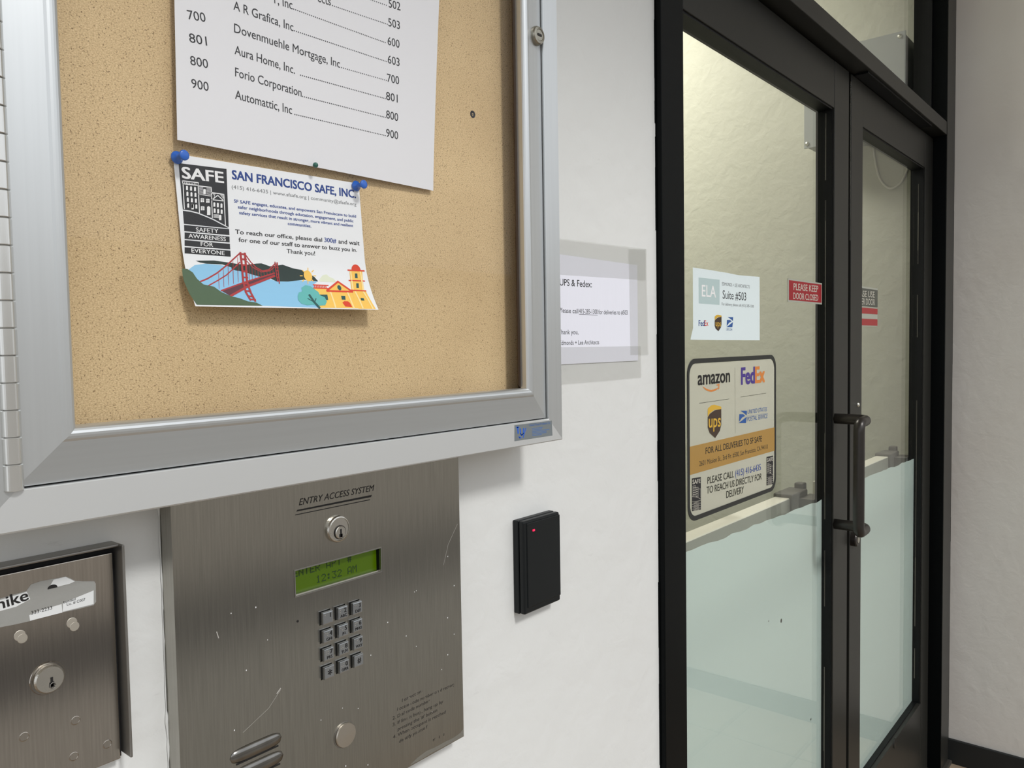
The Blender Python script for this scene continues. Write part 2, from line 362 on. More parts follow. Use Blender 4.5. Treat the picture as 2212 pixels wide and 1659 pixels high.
def text(bm, sf, Z, s, a, b, cap, off, mi=0, bold=0, shear=0, wear=0, seed=1, up=None):
    """baseline from a to b (zoomed picture coordinates on the sheet), cap = capital height in the same units"""
    A = sf.p(*Z(*a)); Bq = sf.p(*Z(*b)); T = sf.p(*Z(a[0], a[1]-cap)); h = (T.z-A.z)
    v, f = glyphs(s, 0); off *= PR
    if not v: return
    if bold > 0:
        e = bold*.55; n0 = len(v); V, F = [], []
        for k, (a_, c_) in enumerate(((-e, -e*.6), (e, -e*.6), (-e, e*.6), (e, e*.6))):
            V += [(p[0]+a_, p[1]+c_) for p in v]; F += [tuple(i+k*n0 for i in g) for g in f]
        v, f = V, F
    nl = len(v)//4 if bold > 0 else 10**9
    x0 = min(p[0] for p in v); x1 = max(p[0] for p in v); k = h/CAP
    d = Vector((Bq.x-A.x, Bq.z-A.z)); sx = d.length/(x1-x0); d.normalize(); n = Vector((-d.y, d.x)); rnd = random.Random(seed)
    vs = []
    for x, y in v:
        X = (x-x0)*sx+y*k*shear; q = Vector((A.x, A.z))+d*X+n*(y*k)
        vs.append(bm.verts.new((q.x, sf.Y(q.x, q.y)-off-1.5e-5*(len(vs)//nl), q.y)))
    for g in f:
        if len(set(g)) < 3: continue
        if wear:
            cx = sum(v[i][0] for i in g)/len(g)
            if math.sin(cx*7.3+seed)*math.cos(cx*3.1+seed*2) > 1-wear: continue
        try: ff = bm.faces.new([vs[i] for i in g])
        except ValueError: continue
        ff.material_index = mi
        ff.normal_update()
        if ff.normal.y > 0: ff.normal_flip()
def sheet(sf, corners, cuts, thick=.0002):
    """a sheet with real thickness through four world (X,Z) corners TL,TR,BR,BL following the surface"""
    bm = B(); n = cuts; tl, tr, br, bl = [Vector(c) for c in corners]; g = []; bk = []
    for j in range(n+1):
        row = []; rb = []
        for i in range(n+1):
            u, v = i/n, j/n; q = (tl*(1-u)+tr*u)*(1-v)+(bl*(1-u)+br*u)*v
            y = sf.Y(q.x, q.y); row.append(bm.verts.new((q.x, y, q.y))); rb.append(bm.verts.new((q.x, y+thick, q.y)))
        g.append(row); bk.append(rb)
    for j in range(n):
        for i in range(n):
            bm.faces.new((g[j][i], g[j+1][i], g[j+1][i+1], g[j][i+1])); bm.faces.new((bk[j][i], bk[j][i+1], bk[j+1][i+1], bk[j+1][i]))
    def side(*v): bm.faces.new([bm.verts.new(q.co) for q in v])
    for i in range(n):
        side(g[0][i], g[0][i+1], bk[0][i+1], bk[0][i]); side(g[n][i+1], g[n][i], bk[n][i], bk[n][i+1])
        side(g[i+1][0], g[i][0], bk[i][0], bk[i+1][0]); side(g[i][n], g[i+1][n], bk[i+1][n], bk[i][n])
    return bm
def xz(sf, Z, *pts): return [(lambda w: (w.x, w.z))(sf.p(*Z(*p))) for p in pts]
ID = lambda x, y: (x, y)

# ================================================================== structure
FL, CE = -1.5, 1.75
YW = .61            # face of the notice-board wall
XJ0, XJ1 = 1.073, 1.144    # left jamb
XR0, XR = 2.972, 3.09     # right jamb, right wall
YF = .60            # front of the door frame
YD, YG = .64, .66   # door leaf front, glass
obj('wall_left', box(-4, 1.08, YW, .86, FL, 3.2), 'white_wall', kind='structure')
bm = box(1.08, XR+.25, YW+.012, .86, 1.38, 3.2); obj('wall_back', bm, 'white_wall', kind='structure')
obj('wall_right', box(XR, XR+.25, -.9, .655, FL, 3.2), 'right_wall', kind='structure')
obj('wall_lobby_right', box(XR, XR+.25, .655, 5.5, FL, CE), 'lobby_wall', kind='structure')
obj('wall_lobby_left', box(.8, 1.0, .86, 5.5, FL, CE), 'lobby_wall', kind='structure')
obj('wall_lobby_far', box(.8, XR+.25, 5.5, 5.7, FL, CE), 'lobby_wall', kind='structure')
obj('ceiling', box(.8, XR+.25, .86, 5.7, CE, CE+.1), 'ceiling', kind='structure')
obj('trim_soffit', box(-4, XR+.25, -.85, YW, CE, CE+.12), 'ceiling', kind='structure')  # unseen overhang, its depth chosen to darken the top of the wall
obj('floor', box(.8, XR+.25, .72, 5.7, FL-.1, FL), 'lobby_floor', kind='structure')
# porch floor of separate tiles
por = empty('floor_porch', (1, 0, FL), kind='structure')
obj('slab', box(-4, XR+.25, -.9, .72, FL-.12, FL-.012), 'porch_floor', por)
tile_me = None
for i in range(24):
    for j in range(5):
        x = XR-.005-.3*(i+1); y = .595-.3*(j+1)
        if x < -4: continue
        bm = box(x+.003, x+.297, y+.003, y+.297, FL-.014, FL, bev=.002, seg=1) if tile_me is None else None
        if bm is not None:
            o = obj('tile', bm, 'porch_floor', por); tile_me = o.data; T0 = Vector((x, y, 0)); proto = o
        else:
            o = proto.copy(); C.objects.link(o); o.parent = por; o.location = Vector((x, y, 0))-T0
obj('pavement', box(-12, 14, -2.6, -.9, FL-.16, FL-.02), 'pavement', kind='structure')
obj('road_dark_strip', box(-30, 30, -3.9, -2.6, FL-.3, FL-.14), 'asphalt', kind='structure')  # unseen dark strip, added to give the steel panels a dark reflected band
obj('road', box(-30, 30, -15, -3.9, FL-.3, FL-.14), 'street', kind='structure')
obj('pavement_across', box(-30, 30, -18, -15, FL-.16, FL-.02), 'pavement', kind='structure')
obj('facade_across', box(-30, 30, -19, -18, FL, 2.6), 'facade', kind='structure')
obj('baseboard_right', box(XR-.012, XR, -.9, YF+.002, FL, FL+.086, bev=.002), 'baseboard', kind='structure')
obj('baseboard_lobby', box(XR-.012, XR, .72, 5.5, FL, FL+.086, bev=.002), 'baseboard', kind='structure')

# door frame
fr = empty('trim_door_frame', (2.0, YF, FL), kind='structure')
bm = B(); bx(bm, XJ0, XJ1, YF, .70, FL, 1.42, bev=.0015)
# brushed-out uneven paint edge where the black jamb meets the white wall
rnd = random.Random(5); zz = FL
while zz < 1.4:
    h = rnd.uniform(.02, .09); w = rnd.uniform(.0008, .0028); bx(bm, XJ0-w, XJ0+.01, YF+.0085, YW+.004, zz, min(1.42, zz+h)); zz += h
obj('jamb', bm, 'black_paint', fr)
bm = B(); bx(bm, XR0, XR, YF, .70, FL, 1.42, bev=.0015); bx(bm, XR0-.012, XR0, .687, .70, FL, .67)
obj('jamb', bm, 'black_paint', fr)
bm = box(XR0+.0005, XR-.004, YF-.0012, YF+.001, FL, 1.42); zz = FL; rnd = random.Random(8)
while zz < 1.4:
    h = rnd.uniform(.04, .16); bx(bm, XR-.005, XR-rnd.uniform(.0003, .003), YF-.0012, YF+.001, zz, min(1.42, zz+h)); zz += h
obj('jamb_face', bm, 'bronze', fr)
obj('transom_bar', box(XJ1, XR0, YF, .70, .671, .7135, bev=.0015), 'bronze', fr)
obj('transom_bar_stop', box(XJ1, XR0, .688, .70, .65, .671), 'black_rubber', fr)
obj('head', box(XJ1, XR0, YF, .70, 1.36, 1.42, bev=.0015), 'black_paint', fr)
bm = B(); bx(bm, XJ1, XR0, .645, .70, 1.335, 1.36); bx(bm, XJ1, XR0, .672, .70, .7135, .725)
bx(bm, XR0-.012, XR0, .645, .70, .7135, 1.335); bx(bm, XJ1, XJ1+.012, .645, .70, .7135, 1.335)
obj('glazing_stop', bm, 'black_rubber', fr)
obj('threshold', box(XJ0, XR, .585, .72, FL, FL+.012, bev=.004), 'threshold', fr)
w1 = empty('window_1', (2.0, YG, .7135), kind='structure')
obj('pane', box(XJ1+.006, XR0-.006, YG, YG+.006, .72, 1.34), 'door_glass', w1)

# ------------------------------------------------------------------ door leaves
def leaf(name, x0, x1, sl, sr, film_pts, flipside):
    d = empty(name, ((x0+x1)/2, YD, FL+.01), kind='structure'); z0, z1 = FL+.014, .664; zt, zb = .553, -1.222; yb = .685
    obj('stile', box(x0, x0+sl, YD, yb, z0, z1, bev=.0012), 'bronze', d)
    obj('stile', box(x1-sr, x1, YD, yb, z0, z1, bev=.0012), 'bronze', d)
    obj('top_rail', box(x0+sl+.0006, x1-sr-.0006, YD+.0006, yb, zt, z1, bev=.0012), 'bronze', d)
    bm = box(x0+sl+.0006, x1-sr-.0006, YD+.0006, yb, z0, zb, bev=.0012); obj('bottom_rail', bm, 'bronze', d)
    a, b = x0+sl, x1-sr
    bm = B()
    for (p, q, r, s) in ((a, a+.004, zb, zt), (b-.004, b, zb, zt)): bx(bm, p, q, YD+.004, yb-.003, r, s)
    bx(bm, a, b, YD+.004, yb-.003, zt-.004, zt); bx(bm, a, b, YD+.012, yb-.003, zb, zb+.003)
    obj('glazing_bead', bm, 'black_rubber', d)
    rnd = random.Random(len(film_pts)*7+(3 if name == 'door_1' else 8)); bm = B()
    zz = zb+.02
    while zz < zt-.02:
        h = rnd.uniform(.03, .16)
        if rnd.random() < .6: bx(bm, b-.0052, b-.0038, YG-.0014, YG-.0012+rnd.uniform(.0001, .0009), zz, min(zt-.01, zz+h))
        zz += h
    obj('glazing_caulk', bm, 'caulk', d)
    obj('glass_pane', box(a+.001, b-.001, YG, YG+.006, zb+.001, zt-.001), 'door_glass', d)
    bm = B()   # frosted film on the inner side of the glass, hand-cut top edge
    n = len(film_pts); top = []; bot = []
    for yy in (YG+.0064, YG+.0068):
        top.append([bm.verts.new((x, yy, z)) for x, z in film_pts]); bot.append([bm.verts.new((x, yy, zb+.004)) for x, z in film_pts])
    for k in (0, 1):
        for i in range(n-1): bm.faces.new((top[k][i], top[k][i+1], bot[k][i+1], bot[k][i]))
    for i in range(n-1): bm.faces.new((top[0][i], top[0][i+1], top[1][i+1], top[1][i]))
    obj('frosted_film', bm, 'film', d, label='frosted privacy film on the lower glass')
    return d
rnd = random.Random(3)
def filmline(a, b, za, zb_):
    return [(a+(b-a)*i/22, za+(zb_-za)*i/22+rnd.uniform(-.0025, .0025)) for i in range(23)]
d1 = leaf('door_1', 1.12, 2.085, .10, .107, filmline(1.225, 1.973, -.372, -.393), 0)
d2 = leaf('door_2', 2.105, 2.965, .095, .098, filmline(2.205, 2.862, -.386, -.398), 1)
for d, a, b in ((d1, 1.2, 1.93), (d2, 2.2, 2.80)):
    pb = obj('push_bar', box(a, b, .730, .768, -.437, -.389, bev=.002), 'bar_white', d, label='pale horizontal push bar on the inner side')
    obj('shaded_front', box(a+.001, b-.001, .7292, .7302, -.436, -.391), 'bar_shaded', pb)  # darker sheet over the front paints its shade below the lit top
    bm = box(b, b+.105, .722, .772, -.445, -.380, bev=.004); bx(bm, b+.095, b+.12, .73, .755, -.40, -.366, bev=.004)
    obj('end_cap', bm, 'bar_grey', pb)
    obj('bracket', box(a-.001, a+.04, .685, .731, -.43, -.395), 'bar_grey', pb)
    obj('bracket', box(b+.04, b+.12, .6855, .723, -.43, -.395), 'bar_grey', pb)
# weather seal and bright edge between the leaves
bm = B(); bx(bm, 2.0862, 2.1038, .655, .684, FL+.02, .66); obj('meeting_seal', bm, 'black_rubber', d1)
obj('edge_strip', box(2.1030, 2.1048, .6412, .643, .25, .645), 'zinc', d2)
# offset pull handle
zt_, zb_ = -.192, -.452
path = rounded([(1.990, .641, zt_), (1.990, .566, zt_), (1.914, .562, zt_-.001), (1.914, .562, zb_+.001), (1.990, .566, zb_), (1.990, .641, zb_)], .022, 7)
hd = obj('pull_handle', tube(B(), path, .0125, 20), 'handle', d1, smooth=True, label='black offset pull handle')
for z in (): obj('collar', lathe(B(), (1.990, YD+.001, z), (0, -1, 0), [(0, 0), (.017, 0), (.017, .004), (.0125, .006), (0, .006)]), 'handle', hd, smooth=False)
lk = obj('lock_cylinder', lathe(B(), (2.1255, YD+.001, -.516), (0, -1, 0), [(0, 0), (.0185, 0), (.0185, .013), (.0165, .016), (.010, .0165), (.0095, .0155), (0, .0155)], 36), 'handle', d2)
obj('plug', lathe(B(), (2.1255, YD-.0145, -.516), (0, -1, 0), [(0, 0), (.0088, 0), (.0088, .002), (0, .002)]), 'steel_bright', lk)
obj('screw', lathe(B(), (2.165, YD+.001, -.170), (0, -1, 0), [(0, 0), (.006, 0), (.006, .003), (.004, .006), (0, .007)], 20), 'zinc', d2, label='small bright screw')
p = atY(1933, 1605, YD)
obj('plug_button', lathe(B(), (p.x, YD+.001, p.z), (0, -1, 0), [(0, 0), (.016, 0), (.015, .003), (0, .004)], 24), 'bronze', d2)
# header latch lip above doors
obj('weather_strip', box(2.13, 2.80, YF+.008, YD+.004, .6655, .6705), 'black_rubber', fr)

# ------------------------------------------------------------------ lobby things
eb = empty('electrical_box', (3.02, .9, .7), 'grey steel junction box with a screwed cover high on the lobby wall', 'box')
bxX = 2.95
p1 = atX(1957, 65, bxX); p2 = atX(1737, 322, bxX); y0b, y1b, z1b, z0b = p1.y, p2.y, p1.z, p2.z
obj('body', box(bxX+.002, XR, y0b+.006, y1b-.006, z0b+.006, z1b-.006), 'box_grey', eb)
obj('cover', box(bxX-.002, bxX+.002, y0b, y1b, z0b, z1b, bev=.0015), 'box_grey', eb)
for yy in (y0b+.018, y1b-.012):
    for zz in (z1b-.016, z0b+.016, (z0b+z1b)/2 if yy > 1 else None):
        if zz is None: continue
        if yy > 1 and zz == (z0b+z1b)/2: zz = atX(1744, 218, bxX).z
        obj('screw', lathe(B(), (bxX-.002, yy, zz), (-1, 0, 0), [(0, 0), (.008, 0), (.007, .003), (0, .005)], 16), 'zinc', eb)
pts = [atX(x, y, XR-.006) for x, y in ((1891, 285), (1887, 300), (1889, 340), (1900, 385), (1922, 407), (1945, 395), (1958, 370), (1968, 345), (1976, 330))]
Q = []
for i in range(len(pts)-1):
    a, b, c, d_ = pts[max(i-1, 0)], pts[i], pts[i+1], pts[min(i+2, len(pts)-1)]
    for k in range(5):
        t = k/5; Q.append(.5*((2*b)+(c-a)*t+(2*a-5*b+4*c-d_)*t*t+(3*b-a-3*c+d_)*t**3))
Q.append(pts[-1]); Q = [Vector((XR-.0058, q.y, q.z)) for q in Q]
obj('cable', tube(B(), Q, .0042, 8), 'cable', smooth=True, label='white cable hanging in a loop on the lobby wall below the junction box', cat='cable')
lp = empty('ceiling_light', (2.35, 2.0, CE-.06), 'square lit ceiling panel inside the lobby', 'lamp')
obj('housing', box(2.05, 2.65, 1.65, 2.35, CE-.03, CE), 'box_grey', lp); obj('diffuser', box(2.07, 2.63, 1.67, 2.33, CE-.034, CE-.03), 'lamp', lp)
al = bpy.data.lights.new('lobby_lamp', 'AREA'); al.energy = 35; al.size = .56; al.size_y = .66; al.shape = 'RECTANGLE'; al.color = (1, .96, .87)
ao = bpy.data.objects.new('lobby_lamp', al); C.objects.link(ao); ao.location = (2.35, 2.0, CE-.04)

# ================================================================== notice board
NY = .545
nb = empty('notice_board', (.45, .58, -.108), 'aluminium framed glass-fronted cork notice board hung on the white wall', 'notice board')
LR = (.2115, .6775, -.0475, .62)           # inner lip of the door frame
OR_ = (.1765, .7175, -.0838, .656)         # outer edge of door frame
prof_d = [(0, .556), (0, .5480), (.0006, .5464), (.0016, .5450), (.0030, .5441), (.0046, .5436), (.0062, .5436), (.0078, .5440), (.0095, .5449), (.0353, .5490), (.0353, .552)]
prof_o = [(0, .556), (0, .5462), (.0006, .5455), (.0250, .5455), (.0262, .5467), (.0262, .60)]
nm = {'bottom': 'alu_h', 'top': 'alu_h', 'left': 'alu', 'right': 'alu'}
for sd in ('bottom', 'right', 'top', 'left'):
    obj('door_rail', rail(LR, sd, prof_d, .5575), nm[sd], nb)
orx = (LR[0]-.0366, LR[1]+.0366, LR[2]-.0366, LR[3]+.0366)
for sd in ('bottom', 'right', 'top', 'left'):
    obj('frame_rail', rail(orx, sd, prof_o, YW-.0002), 'alu_pale' if sd in ('bottom', 'top') else 'alu', nb)
bm = B()
for sd in ('bottom', 'right', 'top', 'left'):
    b2 = rail((LR[0]-.0352, LR[1]+.0352, LR[2]-.0352, LR[3]+.0352), sd, [(0, .553), (.0015, .553)], .556); me_ = bpy.data.meshes.new('x'); b2.to_mesh(me_); b2.free(); bm.from_mesh(me_); bpy.data.meshes.remove(me_)
obj('door_gasket', bm, 'black_rubber', nb)
obj('back_panel', box(LR[0]-.03, LR[1]+.03, .5765, YW-.001, LR[2]-.03, LR[3]+.03), 'box_grey', nb)
ck = obj('cork_panel', box(LR[0]-.006, LR[1]+.019, .575, .5766, LR[2]-.006, LR[3]+.006), 'cork', nb)
bm = B()
cxr = LR[1]+.0195
for (a, b, c, d_) in ((cxr, cxr+.004, LR[2]-.01, LR[3]), (LR[0]-.012, LR[0]-.008, LR[2]-.01, LR[3])): bx(bm, a, b, .5575, .5768, c, d_)
bx(bm, LR[0]-.01, cxr, .5575, .5768, LR[2]-.010, LR[2]-.0065)
obj('inner_liner', bm, 'liner', nb)
obj('glass_pane', box(LR[0]-.004, LR[1]+.004, .5562, .5574, LR[2]-.004, LR[3]+.004), 'cab_glass', nb)
obj('glass_channel', rail((LR[0], LR[1], LR[2], LR[3]), 'right', [(-.0035, .5566), (-.0035, .5559), (.001, .5559)], .5575), 'liner', nb)
# piano hinge: single knuckles
hz = LR[2]-.036; kk = .0166
for i in range(40):
    z = hz-.0005+i*kk
    if z > .64: break
    bm = B(); lathe(bm, (.1738, .5462, z), (0, 0, 1), [(0, 0), (.0052, 0), (.0056, .0004), (.0056, kk-.0010), (.0052, kk-.0006), (0, kk-.0006)], 36)
    obj('hinge_knuckle', bm, 'alu_edge', nb, smooth=False)
obj('hinge_pin', lathe(B(), (.1738, .5462, hz), (0, 0, 1), [(0, 0), (.0042, 0), (.0042, .68), (0, .68)], 16), 'steel_edge', nb)
# lock
p = atY(1161, 78, .5455)
lk = obj('lock', lathe(B(), (p.x-.001, .548, p.z), (0, -1, 0), [(0, 0), (.0104, 0), (.0098, .0045), (.0088, .0062), (.0064, .0066), (.0062, .0058), (.0058, .0062), (0, .0062)], 40), 'aged_metal', nb)
obj('keyway', box(p.x-.0044, p.x+.0024, .5412, .5422, p.z-.0012, p.z+.0012), 'ink', lk)
# maker label
sf = Surf(.5453); Z7 = zoomer(1000, 750, 7.2115)
c4 = xz(sf, Z7, (805, 1215), (1385, 1143), (1395, 1375), (805, 1465))
lb = obj('maker_label', sheet(sf, c4, 1, .0003), 'label_silver', nb, label='small silver maker label printed in blue')
bm = B(); s2 = Surf(.5453)
strip(bm, s2, Z7, [(832, 1250), (872, 1246)], .0014, .0003); strip(bm, s2, Z7, [(852, 1250), (860, 1340)], .0020, .0003); strip(bm, s2, Z7, [(893, 1275), (897, 1350), (912, 1368), (930, 1362), (940, 1345), (944, 1268)], .0016, .0003); strip(bm, s2, Z7, [(980, 1262), (938, 1405)], .0012, .0003); strip(bm, s2, Z7, [(872, 1395), (884, 1412), (905, 1408)], .0014, .0003)
obj('lettering', bm, 'label_blue', lb)
bm = B(); text(bm, s2, Z7, 'United Visual Products Co.', (1030, 1233), (1362, 1192), 34, .0003, bold=.01)
for k, (a, b) in enumerate(((1075, 1240), (1075, 1230), (1080, 1345), (1080, 1300), (1080, 1300), (1080, 1225))):
    strip(bm, s2, Z7, [(a, 1268+k*22), (b, 1268+k*22-(b-a)*.125)], .0006, .0003)
obj('lettering', bm, 'label_blue2', lb)
p = atY(1021, 247, .575)
sc = obj('mounting_screw', lathe(B(), (p.x, .5752, p.z), (0, -1, 0), [(0, 0), (.0040, 0), (.0037, .0006), (.0026, .0005), (.0014, .0002), (0, .0002)], 20), 'black_print', nb, label='dark screw head set into the cork')
bm = B(); s3 = Surf(.5748)
bx(bm, p.x-.0014, p.x+.0014, .5745, .5748, p.z-.0003, p.z+.0003)
obj('slot', bm, 'sign_grey', sc)

# ---- directory sheet
def dirY(X, Z):
    u = max(0, min(1.1, (X-.3)/.266)); v = max(0, (Z-.1556)/.19); return .5672+.0035*u-.0115*u*u*min(v, 1.15)**1.2-.0008*math.sin(u*3.1)
ds = Surf(.567, dirY); Z1 = zoomer(350, 0, 2.44)
tl = (.3012, .362); c = xz(ds, ID, (383, 302), (936, 412))
dsh = obj('directory_sheet', sheet(ds, (tl, (.5665, .362), (c[1][0], c[1][1]), c[0]), 16, .00015), 'paper', smooth=True, label='large white sheet listing companies and suite numbers, top of the cork board', cat='paper')
bm = B()
def row(name, a, b, dots, num, na, nb_, cap=47):
    text(bm, ds, Z1, name, a, b, cap, .0003, bold=.006)
    if dots:
        n = max(3, int((dots[1][0]-dots[0][0])/9.5)); A, E_ = ds.p(*Z1(*dots[0])), ds.p(*Z1(*dots[1]))
        for i in range(n+1):
            q = A.lerp(E_, i/n); r = .00058
            vs = [bm.verts.new((q.x+r*math.cos(t*math.pi/3), dirY(q.x, q.z)-.0001, q.z+r+r*math.sin(t*math.pi/3))) for t in range(6)]; f = bm.faces.new(vs); f.normal_update(); (f.normal.y > 0 and f.normal_flip())
    if num: text(bm, ds, Z1, num, na, nb_, 42, .0003, bold=.006)
row('A R Grafica, Inc', (376, 50), (692, 165), ((698, 166), (1184, 328)), '603', (1190, 332), (1252, 350))
row('Dovenmuehle Mortgage, Inc', (380, 170), (938, 358), ((946, 360), (1182, 427)), '700', (1187, 430), (1250, 446))
row('Aura Home, Inc.', (382, 285), (700, 390), ((730, 400), (1177, 523)), '801', (1181, 525), (1242, 541))
row('Forio Corporation', (385, 402), (735, 510), ((740, 512), (1177, 622)), '800', (1181, 622), (1244, 640))
row('Automattic, Inc', (385, 520), (685, 602), ((700, 607), (1177, 718)), '900', (1181, 720), (1244, 736))
row('r, Inc', (592, 17), (688, 50), ((694, 52), (1177, 228)), '600', (1189, 235), (1252, 254))
row('ects', (820, 8), (890, 30), ((898, 33), (1187, 131)), '503', (1193, 137), (1254, 155))
row('s', (1060, -10), (1075, -5), ((1090, -1), (1182, 31)), '502', (1195, 38), (1257, 56))
for s_, a, b in (('603', (132, -18), (228, -4)), ('700', (137, 101), (232, 117)), ('801', (145, 222), (238, 241)), ('800', (150, 341), (244, 361)), ('900', (156, 462), (247, 481))):
    text(bm, ds, Z1, s_, a, b, 47, .0003, bold=.004)
obj('lettering', bm, 'ink_soft', dsh, recalc=False)

# ---- flyer
p_top = atY(385, 335, .573).z; p_bot = .031
def flyY(X, Z):
    t = max(0, min(1.1, (p_top-Z)/(p_top-p_bot))); u = (X-.30)/.17
    return .5725-(.0125+.003*u)*max(0, (t-.55)/.45)**1.9
fs = Surf(.5725, flyY); ZF = zoomer(370, 310, 4.3655)
c = xz(fs, ZF, (15, 92), (1768, 378), (1955, 1568), (228, 1535))
fly = obj('flyer', sheet(fs, c, 18, .0002), 'paper_gloss', smooth=True, label='small glossy flyer with bridge picture, curling at the bottom, pinned with two blue pins', cat='flyer')
def layer(mat_, off=.0004, name='printed_picture', parent=fly):
    class _L:
        def __enter__(s): s.bm = B(); return s.bm
        def __exit__(s, *a): obj(name, s.bm, mat_, parent, recalc=False)
    return _L()
with layer('black_print', name='logo_panel') as b:
    poly(b, fs, ZF, [(68, 185), (520, 240), (541, 790), (470, 750), (400, 712), (330, 682), (250, 650), (180, 632), (108, 622)], .0004, 1)
    poly(b, fs, ZF, [(108, 634), (180, 644), (250, 662), (330, 694), (400, 724), (470, 762), (541, 800), (543, 800), (119, 757)], .0004, 1)
    for q in ([(120, 768), (545, 808), (548, 864), (122, 826)], [(125, 838), (548, 878), (550, 933), (125, 900)], [(125, 911), (552, 946), (555, 998), (125, 966)], [(125, 978), (557, 1010), (560, 1068), (125, 1036)]): poly(b, fs, ZF, q, .0004, 1)
with layer('white_ink', name='logo_lettering') as b:
    text(b, fs, ZF, 'SAFE', (100, 325), (497, 372), 104, .0006, bold=.045)
    text(b, fs, ZF, 'SAFETY', (232, 830), (444, 845), 38, .0006, bold=.015); text(b, fs, ZF, 'AWARENESS', (162, 888), (514, 920), 38, .0006, bold=.015)
    text(b, fs, ZF, 'FOR', (277, 966), (394, 975), 38, .0006, bold=.015); text(b, fs, ZF, 'EVERYONE', (190, 1027), (503, 1052), 38, .0006, bold=.015)
    w = .0007
    for q in ([(122, 616), (110, 385), (104, 352), (256, 370), (252, 385), (265, 655)], [(112, 380), (250, 396)], [(256, 400), (376, 414), (386, 700)], [(258, 478), (378, 495)], [(376, 462), (495, 480), (510, 772)], [(380, 535), (437, 488), (494, 542), (380, 530)]): strip(b, fs, ZF, q, w, .0006)
    for k in range(8): strip(b, fs, ZF, [(126+k*15, 366+k*1.8), (127+k*15, 378+k*1.8)], .0005, .0006)
    for r in range(4):
        for k in range(3):
            x, y = 147+k*38+r*4, 418+r*55+k*5; poly(b, fs, ZF, [(x-9, y+20), (x-9, y-14), (x, y-21), (x+9, y-12), (x+9, y+22)], .0006)
    for k in range(7): strip(b, fs, ZF, [(262, 412+k*11), (298, 416+k*11)], .0003, .0006); strip(b, fs, ZF, [(332, 420+k*11), (372, 425+k*11)], .0003, .0006); strip(b, fs, ZF, [(385+(k*8 if k < 5 else 40), 472+k*8), (416-k*4, 476+k*8)], .0003, .0006) if k < 5 else None; strip(b, fs, ZF, [(458+k*6, 482+k*8), (492, 486+k*8)], .0003, .0006) if k < 5 else None
    for (x, y, a, c2) in ((313, 452, 12, 24), (292, 533, 16, 20), (344, 540, 16, 20), (295, 610, 17, 20), (352, 632, 16, 42), (405, 575, 9, 21), (438, 580, 9, 21), (472, 585, 9, 21), (408, 632, 9, 21), (441, 637, 9, 21), (474, 642, 9, 21), (460, 697, 11, 26), (200, 595, 11, 26)):
        poly(b, fs, ZF, [(x-a, y+c2), (x-a, y-c2*.8), (x, y-c2), (x+a, y-c2*.7), (x+a, y+c2)], .0006)
    for k in range(4): strip(b, fs, ZF, [(402+k*13, 668), (402+k*13, 700)], .0004, .0006); strip(b, fs, ZF, [(398, 670+k*9), (446, 675+k*9)], .0004, .0006)
with layer('black_print', name='window_bars') as b:
    for x, y in ((292, 533), (344, 540), (295, 610)): strip(b, fs, ZF, [(x, y-20), (x, y+20)], .0003, .0008); strip(b, fs, ZF, [(x-16, y-2), (x+16, y)], .0002, .0008)
with layer('navy', name='headline') as b:
    text(b, fs, ZF, 'SAN FRANCISCO SAFE, INC.', (572, 333), (1742, 515), 82, .0004, bold=.05)
with layer('ink_grey', name='lettering') as b:
    text(b, fs, ZF, '(415) 416-6435 | www.sfsafe.org | community@sfsafe.org', (570, 424), (1745, 588), 34, .0004)
with layer('blue', name='lettering') as b:
    for s_, a, e in (('SF SAFE engages, educates, and empowers San Franciscans to build', (590, 556), (1742, 700)), ('safer neighborhoods through education, engagement, and public', (628, 612), (1717, 744)), ('safety services that result in stronger, more vibrant and resilient', (640, 666), (1715, 788)), ('communities.', (1098, 768), (1320, 793)), ('300#', (1443, 928), (1556, 938))):
        text(b, fs, ZF, s_, a, e, 29 if s_ != '300#' else 40, .0004, bold=.03)
with layer('ink', name='lettering') as b:
    for s_, a, e in (('To reach our office, please dial', (603, 850), (1422, 926)), ('and wait', (1576, 942), (1775, 960)), ('for one of our staff to answer to buzz you in.', (635, 926), (1750, 1022)), ('Thank you!', (1088, 1034), (1356, 1056))):
        text(b, fs, ZF, s_, a, e, 40, .0004, bold=.02)
with layer('water') as b:
    poly(b, fs, ZF, [(165, 1187), (220, 1147), (320, 1133), (460, 1145), (560, 1165), (700, 1220), (860, 1260), (1000, 1300), (1200, 1290), (1380, 1300), (1340, 1330), (1500, 1540), (1400, 1550), (860, 1530), (480, 1515), (300, 1400)], .0003, 2)
with layer('headland') as b:
    poly(b, fs, ZF, [(228, 1105), (400, 1103), (560, 1125), (620, 1135), (700, 1145), (800, 1132), (850, 1130), (930, 1158), (1050, 1143), (1150, 1178), (1220, 1190), (1300, 1225), (1350, 1260), (1385, 1300), (1250, 1285), (1100, 1302), (990, 1300), (920, 1265), (840, 1258), (760, 1235), (680, 1208), (620, 1200), (570, 1190), (565, 1168), (480, 1140), (330, 1133), (270, 1122)], .0004, 2)
